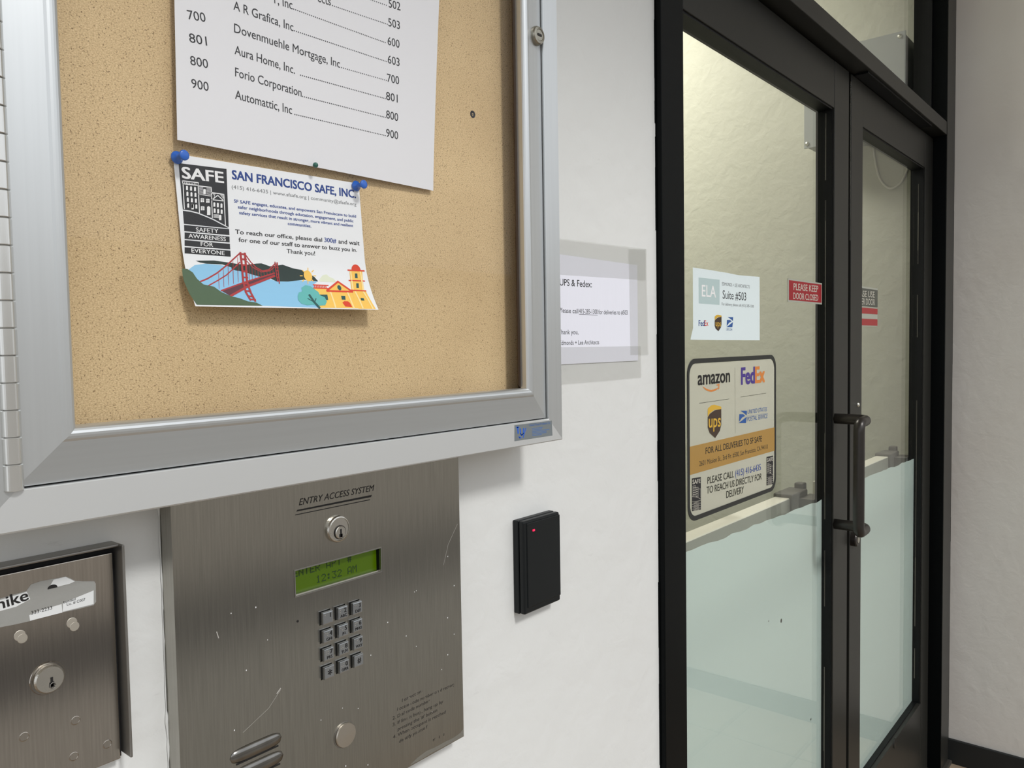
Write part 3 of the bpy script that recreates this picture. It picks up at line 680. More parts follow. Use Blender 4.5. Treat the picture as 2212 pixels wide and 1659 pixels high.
with layer('red') as b:
    w = .0011
    strip(b, fs, ZF, [(266, 1305), (340, 1275), (430, 1222), (520, 1150), (590, 1085), (640, 1040)], w, .0006)
    strip(b, fs, ZF, [(350, 1340), (440, 1290), (520, 1240), (590, 1175), (645, 1120)], .0009, .0006)
    strip(b, fs, ZF, [(700, 1050), (750, 1120), (800, 1170), (860, 1202), (920, 1190), (980, 1130)], .0009, .0006)
    strip(b, fs, ZF, [(712, 1110), (770, 1170), (850, 1212), (930, 1200), (1000, 1140)], .0007, .0006)
    for (x, y0_, y1_) in [(445+k*45, 1225-k*38, 1370-k*16) for k in range(5)]+[(730+k*28, 1125+min(k, 4)*18-max(0, k-5)*8, 1300-k*10) for k in range(9)]: strip(b, fs, ZF, [(x, y0_), (x+6, y1_)], .00035, .0006)
with layer('deck') as b:
    poly(b, fs, ZF, [(470, 1388), (690, 1308), (972, 1222), (972, 1250), (722, 1350), (560, 1440)], .0008, 1)
with layer('red') as b:
    strip(b, fs, ZF, [(470, 1388), (690, 1308), (972, 1222)], .0011, .001); strip(b, fs, ZF, [(560, 1436), (722, 1346), (972, 1248)], .0017, .001)
    for q, w in (([(650, 1030), (664, 1150), (676, 1300), (700, 1400), (745, 1475)], .0017), ([(692, 1035), (702, 1150), (712, 1300), (745, 1400), (790, 1485)], .0017)): strip(b, fs, ZF, q, w, .0012)
    for (x, y) in ((676, 1042), (684, 1090), (688, 1145), (692, 1205), (697, 1262), (702, 1320), (728, 1390), (752, 1440), (770, 1470)): strip(b, fs, ZF, [(x-22, y), (x+22, y+3)], .0013, .0012)
    for q in ([(976, 1118), (984, 1200), (1000, 1300)], [(996, 1122), (1004, 1200), (1018, 1320)]): strip(b, fs, ZF, q, .0009, .0012)
    for k in range(6): strip(b, fs, ZF, [(980+k*4, 1135+k*32), (1004+k*3, 1137+k*32)], .0007, .0012)
with layer('hill') as b:
    poly(b, fs, ZF, [(100, 1180), (150, 1183), (200, 1215), (240, 1275), (300, 1328), (400, 1350), (470, 1400), (560, 1440), (640, 1458), (720, 1488), (800, 1500), (860, 1530), (240, 1520), (170, 1420), (118, 1300), (104, 1240)], .0011, 2)
with layer('cloud') as b:
    poly(b, fs, ZF, [(1395, 1285), (1410, 1262), (1430, 1240), (1465, 1235), (1490, 1258), (1530, 1275), (1560, 1310), (1400, 1302)], .0004, 1)
with layer('yellow') as b:
    disc(b, fs, ZF, (1288, 1248), .0042, .0047, .0006)
    for k in range(8):
        a = math.radians(k*45); strip(b, fs, ZF, [(1288+52*math.cos(a), 1248+52*math.sin(a)), (1288+74*math.cos(a), 1248+74*math.sin(a))], .0008, .0006)
    poly(b, fs, ZF, [(1340, 1365), (1470, 1370), (1490, 1395), (1540, 1550), (1400, 1550), (1360, 1450)], .0005, 2)
    poly(b, fs, ZF, [(1470, 1390), (1570, 1305), (1700, 1395), (1765, 1555), (1530, 1550)], .0006, 2)
    poly(b, fs, ZF, [(1680, 1200), (1800, 1205), (1818, 1385), (1832, 1390), (1928, 1560), (1765, 1558), (1700, 1390)], .0005, 2)
with layer('pale_yellow') as b:
    for q in ([(1500, 1400), (1535, 1500), (1548, 1545)], [(1660, 1402), (1700, 1500), (1722, 1550)], [(1690, 1210), (1700, 1290), (1712, 1380)], [(1782, 1212), (1795, 1290), (1808, 1380)], [(1735, 1400), (1775, 1480), (1805, 1550)], [(1812, 1400), (1860, 1480), (1900, 1555)]): strip(b, fs, ZF, q, .0016, .0008)
with layer('orange_red') as b:
    strip(b, fs, ZF, [(1465, 1388), (1570, 1302), (1708, 1398), (1465, 1390)], .0016, .0009)
    strip(b, fs, ZF, [(1664, 1194), (1818, 1201)], .0013, .0009); strip(b, fs, ZF, [(1674, 1291), (1822, 1297)], .0010, .0009); strip(b, fs, ZF, [(1694, 1384), (1834, 1390)], .0012, .0009)
    disc(b, fs, ZF, (1742, 1195), .0052, .0052, .0009, a0=0, a1=180)
    strip(b, fs, ZF, [(1336, 1332), (1478, 1338)], .0009, .0009); strip(b, fs, ZF, [(1340, 1362), (1482, 1368)], .0009, .0009)
    for k in range(8): strip(b, fs, ZF, [(1350+k*15, 1338), (1354+k*15, 1360)], .0010, .0009)
    poly(b, fs, ZF, [(1612, 1500), (1630, 1486), (1665, 1488), (1685, 1505), (1705, 1542), (1640, 1538)], .0009, 1)
with layer('tree_dark') as b:
    for q in ([(1730, 1225), (1752, 1225), (1756, 1270), (1732, 1270)], [(1742, 1318), (1765, 1318), (1768, 1362), (1745, 1362)], [(1782, 1456), (1812, 1458), (1820, 1482), (1790, 1480)], [(1600, 1435), (1638, 1437), (1642, 1474), (1606, 1472)], [(1398, 1425), (1470, 1425), (1478, 1475), (1420, 1478)]): poly(b, fs, ZF, q, .0010)
    disc(b, fs, ZF, (1583, 1360), .0021, .0023, .0010)
with layer('teal') as b:
    poly(b, fs, ZF, [(1190, 1440), (1200, 1405), (1232, 1395), (1225, 1360), (1262, 1335), (1312, 1345), (1350, 1375), (1385, 1400), (1400, 1430), (1445, 1450), (1465, 1490), (1450, 1525), (1390, 1530), (1330, 1520), (1280, 1525), (1225, 1510), (1195, 1475)], .0012, 2)
with layer('tree_dark') as b:
    strip(b, fs, ZF, [(1300, 1430), (1345, 1495), (1395, 1548)], .0022, .0016); strip(b, fs, ZF, [(1285, 1462), (1340, 1492)], .0008, .0016); strip(b, fs, ZF, [(1348, 1500), (1362, 1462)], .0008, .0016)

# ---- pins
def pushpin(px, py, lab):
    q = atY(px, py, .5718); o = Vector((q.x, .5718, q.z))
    t = empty('pushpin', o, lab, 'pin', 'blue push pins holding the flyer')
    obj('head', lathe(B(), o, (0, -1, 0), [(0, 0), (.0044, 0), (.0048, .0006), (.0044, .0014), (.0022, .0028), (.0018, .005), (.0019, .0082), (.0032, .0098), (.0038, .0106), (.0038, .0116), (.0030, .0121), (0, .0122)], 28), 'pin_blue', t, smooth=True)
    obj('needle', lathe(B(), o+Vector((0, .0008, 0)), (0, 1, 0), [(0, 0), (.0005, 0), (.0004, .006), (0, .007)], 8), 'zinc', t)
pushpin(381.5, 340.5, 'blue push pin at the upper left corner of the flyer')
pushpin(768.5, 402, 'blue push pin at the upper right corner of the flyer')
q = atY(680, 357, .5655); t = empty('ball_pin', (q.x, .5718, q.z), 'dark green round-headed pin in the cork between the two sheets', 'pin')
obj('head', lathe(B(), (q.x, .5668, q.z), (0, -1, 0), [(0, 0)]+[(.0023*math.sin(math.radians(a)), .0023-.0023*math.cos(math.radians(a))) for a in range(20, 180, 20)]+[(0, .0046)], 20), 'pin_green', t, smooth=True)
obj('needle', lathe(B(), (q.x, .5666, q.z), (0, 1, 0), [(0, 0), (.0004, 0), (.0004, .008), (0, .011)], 8), 'zinc', t)

# ================================================================== intercom
PY = .591
ic = empty('intercom_panel', (.45, PY, -.426), 'large brushed steel entry intercom panel with keypad, screen and printed instructions', 'intercom')
ix0, ix1, iz0, iz1 = .2941, .6126, -.4262, -.100
L0 = atY(637, 1233.5, PY); L1 = atY(823, 1237, PY); lx0, lx1 = L0.x, L1.x; lz1, lz0 = L0.z, atY(638.5, 1288, PY).z
kc = [(atY(709.2, 1333.8, PY-.004), 0)]
K00 = atY(708.6, 1334.5, PY-.004); K33 = atY(775.2, 1427, PY-.004)
kpx = (K33.x-K00.x)/2; kpz = (K33.z-K00.z)/3; kw = .0112
# face plate with real openings (window and 12 key holes)
holes = [(lx0, lx1, lz0, lz1)]
for r in range(4):
    for c_ in range(3):
        x, z = K00.x+kpx*c_-.0005, K00.z+kpz*r; holes.append((x-kw/2-.0007, x+kw/2+.0007, z-kw/2-.0007, z+kw/2+.0007))
xs = sorted({ix0, ix1} | {v for h in holes for v in h[:2]}); zs = sorted({iz0, iz1} | {v for h in holes for v in h[2:]})
bm = B(); vf = {}; vb = {}
def gv(d, x, y, z):
    k = (round(x, 6), round(z, 6))
    if k not in d: d[k] = bm.verts.new((x, y, z))
    return d[k]
def inside(x, z):
    return any(h[0] < x < h[1] and h[2] < z < h[3] for h in holes)
filled = {}
for i in range(len(xs)-1):
    for j in range(len(zs)-1):
        a, b, c_, d_ = xs[i], xs[i+1], zs[j], zs[j+1]; filled[i, j] = not inside((a+b)/2, (c_+d_)/2)
        if filled[i, j]:
            bm.faces.new([gv(vf, x, PY, z) for x, z in ((a, c_), (b, c_), (b, d_), (a, d_))])
ed = [e for e in bm.edges if e.is_boundary]
r = bmesh.ops.extrude_edge_only(bm, edges=ed)
vv = [g for g in r['geom'] if isinstance(g, bmesh.types.BMVert)]
for v in vv:
    onedge = abs(v.co.x-ix0) < 1e-5 or abs(v.co.x-ix1) < 1e-5 or abs(v.co.z-iz0) < 1e-5 or abs(v.co.z-iz1) < 1e-5
    v.co.y = PY+(.0035 if onedge else .0022)
obj('face_plate', bm, 'steel', ic)
obj('housing', box(ix0+.0016, ix1-.0016, PY+.0065, YW-.0002, iz0+.0014, iz1), 'steel_edge', ic)
bm = B(); bx(bm, ix0+.0002, ix0+.003, PY+.0012, YW-.0004, iz0, iz1, bev=.0005)
obj('side_flange', bm, 'steel', ic)
# painted caulk bead along the left edge
rnd = random.Random(9); bm = B(); z = iz0; pts = []; rr = []
while z < iz1: pts.append((ix0-.0004+rnd.uniform(-.0004, .0004), YW-.0010, z)); rr.append(rnd.choice((.0003, .0006, .0008, .0013))); z += rnd.uniform(.004, .016)
tube(bm, pts, rr, 8); obj('caulk_bead', bm, 'white_wall', ic, smooth=True, label='lumpy white painted bead along the left edge')
bm = B(); pts = []; rr = []; x = ix0+.16
while x < ix1+.002: pts.append((x, YW-.003, iz0-.0016+rnd.uniform(-.0006, .0006))); rr.append(rnd.uniform(.0025, .0048)); x += rnd.uniform(.004, .012)
tube(bm, pts, rr, 8); obj('caulk_bead', bm, 'white_wall', ic, smooth=True)
# printed title
isf = Surf(PY); ZE = zoomer(620, 1020, 5.923)
tt = B(); text(tt, isf, ZE, 'ENTRY ACCESS SYSTEM', (153, 425), (1102, 238), 82, .0003, shear=.28, bold=.01)
poly(tt, isf, ZE, [(118, 505), (132, 482), (1085, 290), (1075, 318)], .0003); poly(tt, isf, ZE, [(103, 553), (110, 541), (1064, 346), (1058, 358)], .0003)
obj('title_lettering', tt, 'ink', ic, recalc=False)
# lock
lc = atY(735, 1144, PY-.006); lo = Vector((lc.x+.0008, PY+.0005, lc.z))
lk = obj('lock', lathe(B(), lo, (0, -1, 0), [(0, 0), (.0124, 0), (.0124, .0026), (.0116, .0042), (.0106, .0046), (.0103, .0040), (0, .0040)], 48), 'steel_bright', ic)
lp2 = Vector((lo.x+.0006, PY-.0034, lo.z-.0030))
pl = obj('plug', lathe(B(), lp2, (0, -1, 0), [(0, 0), (.0058, 0), (.0058, .0012), (.0052, .0018), (0, .0018)], 32), 'steel_bright', lk)
bm = B(); bx(bm, lp2.x-.0008, lp2.x+.0008, lp2.y-.0021, lp2.y-.0017, lp2.z-.0044, lp2.z+.0032); bx(bm, lp2.x-.0019, lp2.x+.0017, lp2.y-.0021, lp2.y-.0017, lp2.z-.0044, lp2.z-.0014)
obj('keyhole', bm, 'ink', lk)
obj('groove_ring', lathe(B(), lp2+Vector((0, -.0003, 0)), (0, -1, 0), [(.0059, 0), (.0064, 0), (.0064, .0006), (.0059, .0006), (.0059, 0)], 32), 'ink', lk)
# screen
sc = obj('screen', box(lx0-.002, lx1+.002, PY+.0062, PY+.0066, lz0-.003, lz1+.003), 'lcd', ic, label='green backlit screen')
bm = B(); w = .0009
bx(bm, lx1-.0003, lx1+.0014, PY+.0023, PY+.0062, lz0-.001, lz1+.001); bx(bm, lx0-.0014, lx0+.0003, PY+.0023, PY+.0062, lz0-.001, lz1+.001); bx(bm, lx0-.001, lx1+.001, PY+.0023, PY+.0062, lz1-.0003, lz1+.0014)
obj('screen_surround', bm, 'black_rubber', sc)
obj('lower_ledge', box(lx0-.001, lx1+.001, PY+.0020, PY+.0064, lz0-.0014, lz0+.0008), 'steel_bright', sc, label='bright scratched ledge under the screen')
bm = B()
for (q0, q1) in (((lx0-.0009, lx0), 0), ((lx1, lx1+.0009), 0)): bx(bm, q0[0], q0[1], PY-.0006, PY+.0002, lz0+.00002, lz1-.00002)
for q0 in ((lz0-.0009, lz0), (lz1, lz1+.0009)): bx(bm, lx0-.0009, lx1+.0009, PY-.0006, PY+.0002, q0[0], q0[1])
obj('window_rim', bm, 'steel_edge', sc)
ls = Surf(PY+.0062); bm = B()
DM = {'E': ('11111', '10000', '10000', '11110', '10000', '10000', '11111'), 'N': ('10001', '10001', '11001', '10101', '10011', '10001', '10001'), 'T': ('11111',)+('00100',)*6,
      'R': ('11110', '10001', '10001', '11110', '10100', '10010', '10001'), 'A': ('01110', '10001', '10001', '10001', '11111', '10001', '10001'), 'P': ('11110', '10001', '10001', '11110', '10000', '10000', '10000'),
      '#': ('01010', '01010', '11111', '01010', '11111', '01010', '01010'), '1': ('00100', '01100', '00100', '00100', '00100', '00100', '01110'), '2': ('01110', '10001', '00001', '00010', '00100', '01000', '11111'),
      '3': ('11111', '00010', '00100', '00010', '00001', '10001', '01110'), ':': ('00000', '01100', '01100', '00000', '01100', '01100', '00000'), 'M': ('10001', '11011', '10101', '10101', '10001', '10001', '10001')}
def matrix(s_, a, b_, h):
    A_, E_ = ls.p(*ZE(*a)), ls.p(*ZE(*b_)); T_ = ls.p(*ZE(a[0], a[1]-h)); dz = (T_.z-A_.z)/7; dx = (E_.x-A_.x)/(len(s_)*6-1)
    for i, ch in enumerate(s_):
        for r_, row_ in enumerate(DM.get(ch, ())):
            for c2, v_ in enumerate(row_):
                if v_ == '1':
                    x_, z_ = A_.x+(i*6+c2)*dx, A_.z+(6-r_)*dz
                    bm.faces.new([bm.verts.new((p_, PY+.0059, q_)) for p_, q_ in ((x_+.05*dx, z_+.06*dz), (x_+.95*dx, z_+.06*dz), (x_+.95*dx, z_+.94*dz), (x_+.05*dx, z_+.94*dz))])
matrix('ENTER APT #', (75, 1350), (824, 1165), 96); matrix('12:32 AM', (372, 1422), (892, 1298), 96)
obj('lettering', bm, 'lcd_ink', sc, recalc=False)
# keys
lab = [['1', ''], ['2', 'ABC'], ['3', 'DEF'], ['4', 'GHI'], ['5', 'JKL'], ['6', 'MNO'], ['7', 'PRS'], ['8', 'TUV'], ['9', 'WXY'], ['*', ''], ['0', 'OPER'], ['#', '']]
BR = {'1': (0,), '2': (0, 2), '3': (0, 1), '4': (0, 1, 3), '5': (0, 3), '6': (0, 1, 2), '7': (0, 1, 2, 3), '8': (0, 2, 3), '9': (1, 2), '0': (1, 2, 3)}
obj('keypad_backing', box(K00.x-.010, K00.x+kpx*2+.010, PY+.0024, PY+.0060, K33.z-.009, K00.z+.009), 'steel_edge', ic)
kf = PY-.0042
def flat(bm, s, cx, cz, h, wmax, y, bold=0):
    v, f = glyphs(s, 0)
    if bold > 0:
        n0 = len(v); v = [(p[0]-bold, p[1]) for p in v]+[(p[0]+bold, p[1]) for p in v]; f = list(f)+[tuple(i+n0 for i in g) for g in f]
    x0 = min(p[0] for p in v); x1 = max(p[0] for p in v); y0 = min(p[1] for p in v); y1 = max(p[1] for p in v)
    k = h/(y1-y0); kx = min(k, wmax/(x1-x0)); vs = [bm.verts.new((cx+(a-(x0+x1)/2)*kx, y, cz+(b_-(y0+y1)/2)*k)) for a, b_ in v]
    if bold > 0:
        for w_ in vs[len(vs)//2:]: w_.co.y -= 2e-5
    for g in f:
        try: ff = bm.faces.new([vs[i] for i in g])
        except ValueError: continue
        ff.normal_update(); (ff.normal.y > 0 and ff.normal_flip())
for i, (a, b) in enumerate(lab):
    x, z = K00.x+kpx*(i % 3), K00.z+kpz*(i//3)
    kb = box(x-kw/2, x+kw/2, kf, PY+.0024, z-kw/2, z+kw/2)
    fe = [e for e in kb.edges if all(abs(v.co.y-kf) < 1e-6 for v in e.verts)]
    bmesh.ops.bevel(kb, geom=fe, offset=.0009, segments=2, profile=.6, affect='EDGES')
    ky = obj('key', kb, 'key_metal', ic)
    bm = B()
    if a in '*#': flat(bm, a, x+.0004, z, .0050, .0060, kf-.0002, .02)
    else: flat(bm, a, x+.0026, z+.0022, .0040, .0030, kf-.0002, .015)
    if b: flat(bm, b, x+.0006, z-.0026, .0027, .0076, kf-.0002, .01)
    obj('lettering', bm, 'ink', ky, recalc=False)
    if a in BR:
        bm = B()
        for k in BR[a]: lathe(bm, (x-.0032+.0020*(k % 2), kf, z+.0030-.0020*(k//2)), (0, -1, 0), [(.00055, 0), (.0004, .0004), (0, .0005)], 8)
        obj('braille_dot', bm, 'steel_bright', ky)
rnd = random.Random(21); bm = B()
for k in range(34):
    x, z, r_ = rnd.uniform(ix0+.01, ix1-.01), rnd.uniform(iz0+.01, -.2), rnd.uniform(.00025, .0006)
    if (lx0-.004 < x < lx1+.004 and z > lz0-.004) or (K00.x-.01 < x < K33.x+.01 and K33.z-.01 < z < K00.z+.01): continue
    bm.faces.new([bm.verts.new((x+r_*math.cos(t*1.05), PY-.0003, z-r_*1.4*math.sin(t*1.05))) for t in range(6)])
o = obj('paint_specks', bm, 'white_ink', ic, recalc=False, label='tiny white paint specks'); o['kind'] = 'stuff'
bm = B(); strip(bm, isf, ID, [(468, 1365), (472, 1378)], .0007, .0003); strip(bm, isf, ID, [(988, 1132), (968, 1176), (958, 1220)], .0003, .0003); strip(bm, isf, ID, [(525, 1582), (580, 1530), (606, 1490)], .0003, .0003); strip(bm, isf, ID, [(598, 1498), (606, 1487)], .0010, .0003)
o = obj('scratches', bm, 'scratch', ic, recalc=False, label='pale scratches'); o['kind'] = 'stuff'
bm = B(); poly(bm, isf, zoomer(820, 1450, 7.94), [(520, 1610), (640, 1490), (800, 1370), (960, 1300), (1100, 1220), (1250, 1150), (1380, 1060), (1436, 985), (1445, 1108), (1300, 1185), (900, 1400), (700, 1520)], .00025); obj('smear', bm, 'smear', ic, recalc=False, label='dusty smear along the lower edge')
# button, pinhole
bc = atY(747.5, 1588, PY-.002)
obj('call_button', lathe(B(), (bc.x, PY+.001, bc.z), (0, -1, 0), [(0, 0), (.0113, 0), (.0113, .003), (.0108, .0038), (0, .0041)], 48), 'button', ic)
obj('button_ring', lathe(B(), (bc.x, PY+.0002, bc.z), (0, -1, 0), [(.0116, 0), (.0124, 0), (.0124, .0006), (.0116, .0006), (.0116, 0)], 48), 'steel_edge', ic)
ph = atY(643, 1342, PY); obj('microphone_hole', lathe(B(), (ph.x, PY+.0001, ph.z), (0, -1, 0), [(0, 0), (.0011, 0), (.0011, .0003), (0, .0003)], 14), 'ink', ic)
# instructions
ZI = zoomer(820, 1450, 7.94); bm = B()
for s_, a, e, wr in (('Instructions', (385, 530), (742, 352), .75), ('Locate code number on directory', (302, 682), (1292, 238), .45), ('2. Dial code number', (222, 838), (858, 525), .25), ('3. If line is busy, hang up by', (222, 948), (1088, 540), .2), ("pressing the '#' button", (310, 1022), (985, 690), .15), ('4. When occupant is reached', (230, 1160), (1130, 720), .2), ('identify yourself', (318, 1240), (818, 975), .5), ('K  1  1', (915, 1205), (1105, 1105), .5)):
    text(bm, isf, ZI, s_, a, e, 56 if s_[0] != 'K' else 40, .0003, shear=.12, wear=wr*.8, seed=len(s_))
obj('instruction_lettering', bm, 'ink_worn', ic, recalc=False)
# speech louvres pressed out of the plate
for k in range(3):
    c0 = atY(549 if k == 0 else 557, 1612 if k == 0 else 1645, PY); c0 = Vector((.3605+.0012*k, PY, atY(549, 1612, PY).z-.0022-.0165*k))
    bm = B(); nx, nz = 28, 12; g = []
    for j in range(nz+1):
        rw = []
        for i in range(nx+1):
            u, v = -1+2*i/nx, -1+2*j/nz
            ex = max(0, 1-abs(u)**4); ex2 = max(0, 1-abs(v)**2.2); dep = .0028*(ex**.6)*(ex2**.7)
            rw.append(bm.verts.new((c0.x+u*.0245, PY-.0002-dep, c0.z+v*.0062*(ex**.35 if ex > 0 else 0)+0)))
        g.append(rw)
    for j in range(nz):
        for i in range(nx): bm.faces.new((g[j][i], g[j][i+1], g[j+1][i+1], g[j+1][i]))
    bmesh.ops.remove_doubles(bm, verts=bm.verts, dist=1e-6)
    lv = obj('louvre', bm, 'steel_vent', ic, smooth=True)
    obj('slot', box(c0.x-.019, c0.x+.021, PY-.0005, PY+.0005, c0.z-.0072, c0.z-.0060), 'ink', lv)

# ================================================================== key switch box at left
SY, RY = .600, .5885
kb_ = empty('key_switch_box', (.17, SY, -.31), 'brushed steel lock box left of the intercom, its door behind a torn sticker', 'lock box')
sx1, sz1 = .2533, -.1480; sx0, sz0 = .02, -.3035
obj('door_plate', box(sx0, sx1, SY, SY+.003, sz0, sz1, bev=.0006), 'steel_box', kb_)
ry = RY; rxo = .2585; rzo = -.1412
bm = B(); bx(bm, sx1+.0022, sx1+.0042, ry, YW, sz0+.003, rzo, bev=.0008); bx(bm, sx0, sx1+.0042, ry+.006, YW, rzo-.002, rzo, bev=.0008)
obj('rim', bm, 'steel_edge', kb_)
obj('rim_gap', box(sx0, sx1+.0022, SY+.004, YW-.0003, sz0, rzo-.002), 'dark_gap', kb_)
lo = atY(105.4, 1466, SY-.002); lo = Vector((lo.x, SY+.0003, lo.z))
lk = obj('lock', lathe(B(), lo, (0, -1, 0), [(0, 0), (.0098, 0), (.0098, .0034), (.0088, .0048), (0, .0050)], 48), 'steel_bright', kb_)
obj('collar', lathe(B(), lo, (0, -1, 0), [(.0102, 0), (.0118, 0), (.0112, .0008), (.0102, .0008), (.0102, 0)], 48), 'steel_box', lk)
obj('collar_gap', lathe(B(), lo, (0, -1, 0), [(.0098, 0), (.0104, 0), (.0104, .0003), (.0098, .0003), (.0098, 0)], 48), 'ink', lk)
y_ = lo.y-.0053
bm = B(); bx(bm, lo.x+.0001, lo.x+.0017, y_, y_+.0004, lo.z-.0050, lo.z+.0014); bx(bm, lo.x-.0006, lo.x+.0024, y_, y_+.0004, lo.z-.0056, lo.z-.0020)
obj('keyhole', bm, 'ink', lk)
tube_pts = [(lo.x+.0013+.0018*math.cos(a), y_-.0003, lo.z-.0045+.0021*math.sin(a)) for a in [k*math.pi/6 for k in range(12)]]
obj('keyhole_rim', tube(B(), tube_pts, .0003, 6), 'steel_edge', lk, smooth=True)
ZS = zoomer(0, 1180, 3.463); ss = Surf(SY)
for (x, y, r, mt, dp) in ((148, 668, .0038, 'weld', .0002), (168, 690, .0034, 'weld', .0003), (538, 572, .0038, 'weld', .0002), (558, 600, .0034, 'weld', .0003)):
    q = ss.p(*ZS(x, y)); obj('rubbed_spot', lathe(B(), (q.x, SY+.0001, q.z), (0, -1, 0), [(0, 0), (r, 0), (r*.9, dp), (0, dp)], 28), mt, kb_)
for (x, y) in ((180, 1425), (565, 1303), (803, 1480), (552, 1572)):
    q = ss.p(*ZS(x, y)); obj('rivet_dimple', lathe(B(), (q.x, SY+.0002, q.z), (0, -1, 0), [(0, 0), (.0034, 0), (.0032, .0003), (.0028, .0005), (.0026, .0003), (0, .0003)], 28), 'steel_box', kb_)
st = obj('torn_sticker', (lambda b: (poly(b, ss, ZS, [(-60, 410), (60, 372), (195, 335), (232, 285), (300, 262), (490, 226), (525, 238), (560, 258), (620, 262), (705, 262), (716, 280), (718, 415), (700, 440), (590, 468), (440, 500), (220, 560), (110, 585), (-60, 618)], .0004), b)[1])(B()), 'sticker_worn', recalc=False,
         label='torn peeling white sticker on the steel lock box door', cat='sticker')
bm = B(); poly(bm, ss, ZS, [(-60, 420), (200, 340), (225, 395), (120, 452), (-60, 500)], .0006); poly(bm, ss, ZS, [(218, 515), (300, 480), (460, 432), (466, 495), (224, 557)], .0006)
poly(bm, ss, ZS, [(400, 250), (490, 228), (560, 262), (520, 280), (360, 320)], .0006); poly(bm, ss, ZS, [(470, 425), (700, 330), (700, 432), (468, 490)], .0005)
obj('white_layer', bm, 'sticker', st, recalc=False)
bm = B(); text(bm, ss, ZS, 'mike', (-62, 492), (216, 398), 82, .0009, bold=.03); text(bm, ss, ZS, '333-2233', (234, 512), (390, 470), 26, .0009)
text(bm, ss, ZS, 'Lic. # C007', (500, 445), (638, 405), 20, .0009); text(bm, ss, ZS, 'bonded', (475, 428), (565, 402), 18, .0009)
disc(bm, ss, ZS, (392, 312), .0032, .0024, .0009, a0=-5, a1=185)
obj('lettering', bm, 'ink', st, recalc=False)

# ================================================================== card reader
rd = empty('card_reader', (.76, .6, -.3235), 'black rectangular card reader with a red light on the white wall', 'card reader')
obj('base', box(.7237, .7955, .6015, YW, -.3235, -.2098, bev=.0014), 'reader', rd)
obj('cover', box(.7242, .7960, .5935, .6012, -.3232, -.2102, bev=.0022, seg=3), 'reader', rd)
obj('raised_front', box(.7300, .7955, .5925, .5945, -.3160, -.2135, bev=.0007), 'reader', rd)
obj('light_window', lathe(B(), atY(1150, 1145.5, .5928)+Vector((0, .0004, 0)), (0, -1, 0), [(0, 0), (.0036, 0), (.0034, .0004), (0, .0005)], 16), 'black_rubber', rd)
q = atY(1152.5, 1145.5, .5922); bm = box(q.x-.0016, q.x+.0022, .5916, .5926, q.z-.0012, q.z+.0012, bev=.0004); obj('indicator_light', bm, 'led', rd, label='glowing red light')

# ================================================================== taped notice on the wall
wsf = Surf(YW-.0014); ZN = zoomer(1100, 480, 4.1475)
pt = [wsf.p(*ZN(*p_)) for p_ in ((480, 315), (1147, 385), (1155, 1240), (500, 1273))]
nx1 = (pt[1].x+pt[2].x)/2; nz1 = pt[1].z; nz0 = pt[2].z; nx0 = .735
pn = obj('taped_notice', sheet(wsf, ((nx0, nz1+.002), (nx1, nz1), (nx1, nz0), (nx0, nz0)), 3, .0003), 'paper_cool', label='white delivery notice taped to the wall, half hidden behind the notice board', cat='paper')
bm = B()
text(bm, wsf, ZN, 'UPS & Fedex:', (452, 566), (740, 584), 60, .0003, bold=.008)
text(bm, wsf, ZN, 'Please call', (448, 808), (618, 817), 42, .0003); text(bm, wsf, ZN, '415-285-1300', (626, 817), (792, 823), 42, .0003)
text(bm, wsf, ZN, 'for deliveries to #503', (800, 824), (1060, 828), 40, .0003)
text(bm, wsf, ZN, 'Thank you,', (440, 1004), (620, 1004), 42, .0003); text(bm, wsf, ZN, 'Edmonds + Lee Architects', (452, 1100), (805, 1093), 40, .0003)
obj('lettering', bm, 'ink_soft', pn, recalc=False)
bm = B(); strip(bm, wsf, ZN, [(626, 826), (792, 832)], .0005, .0003); obj('underline', bm, 'ink_soft', pn, recalc=False)
for q, o_, nm_ in (([(440, 145), (1228, 240), (1228, 250), (1225, 520), (440, 470)], .0005, ''), ([(1070, 240), (1228, 238), (1248, 1185), (1185, 1190), (1085, 1190)], .0006, ''), ([(440, 1120), (1180, 1110), (1185, 1390), (440, 1455)], .0005, '')):
    bm = B(); poly(bm, wsf, ZN, q, o_); obj('tape_strip', bm, 'tape', pn, recalc=False, label='wide clear tape')

# ================================================================== things stuck on the door glass
gs = Surf(YG-.0012); ZA = zoomer(1470, 750, 4.252)
A = [gs.p(*ZA(*p_)) for p_ in ((52, 115), (876, 68), (882, 1305), (78, 1598))]
gx0 = atY(1484, 900, YG-.0012).x; gx1 = A[1].x; gz1 = A[1].z; gz0 = A[2].z
gx0 = (A[0].x+A[3].x)/2
def rrect(x0, x1, z0, z1, r, n=7):
    out = []
    for cx, cz, a in ((x1-r, z1-r, 0), (x0+r, z1-r, 90), (x0+r, z0+r, 180), (x1-r, z0+r, 270)):
        for i in range(n+1): t = math.radians(a+90*i/n); out.append((cx+r*math.cos(t), cz+r*math.sin(t)))
    return out
dsg = empty('delivery_sign', ((gx0+gx1)/2, YG-.001, gz0), 'black-bordered delivery sign with courier logos stuck on the left door glass', 'sign')
o_ = rrect(gx0, gx1, gz0, gz1, .028); i_ = rrect(gx0+.0075, gx1-.0075, gz0+.0085, gz1-.0085, .022)
bm = B()
for yy in (YG-.0016, YG-.0003):
    vo = [bm.verts.new((x, yy, z)) for x, z in o_]; vi = [bm.verts.new((x, yy, z)) for x, z in i_]
    for k in range(len(o_)): j = (k+1) % len(o_); bm.faces.new((vo[k], vo[j], vi[j], vi[k]))
obj('border', bm, 'sign_border', dsg)
bm = B(); shape(bm, o_, gs, -.0006/PR); obj('backing', bm, 'sign_fill', dsg, recalc=False)
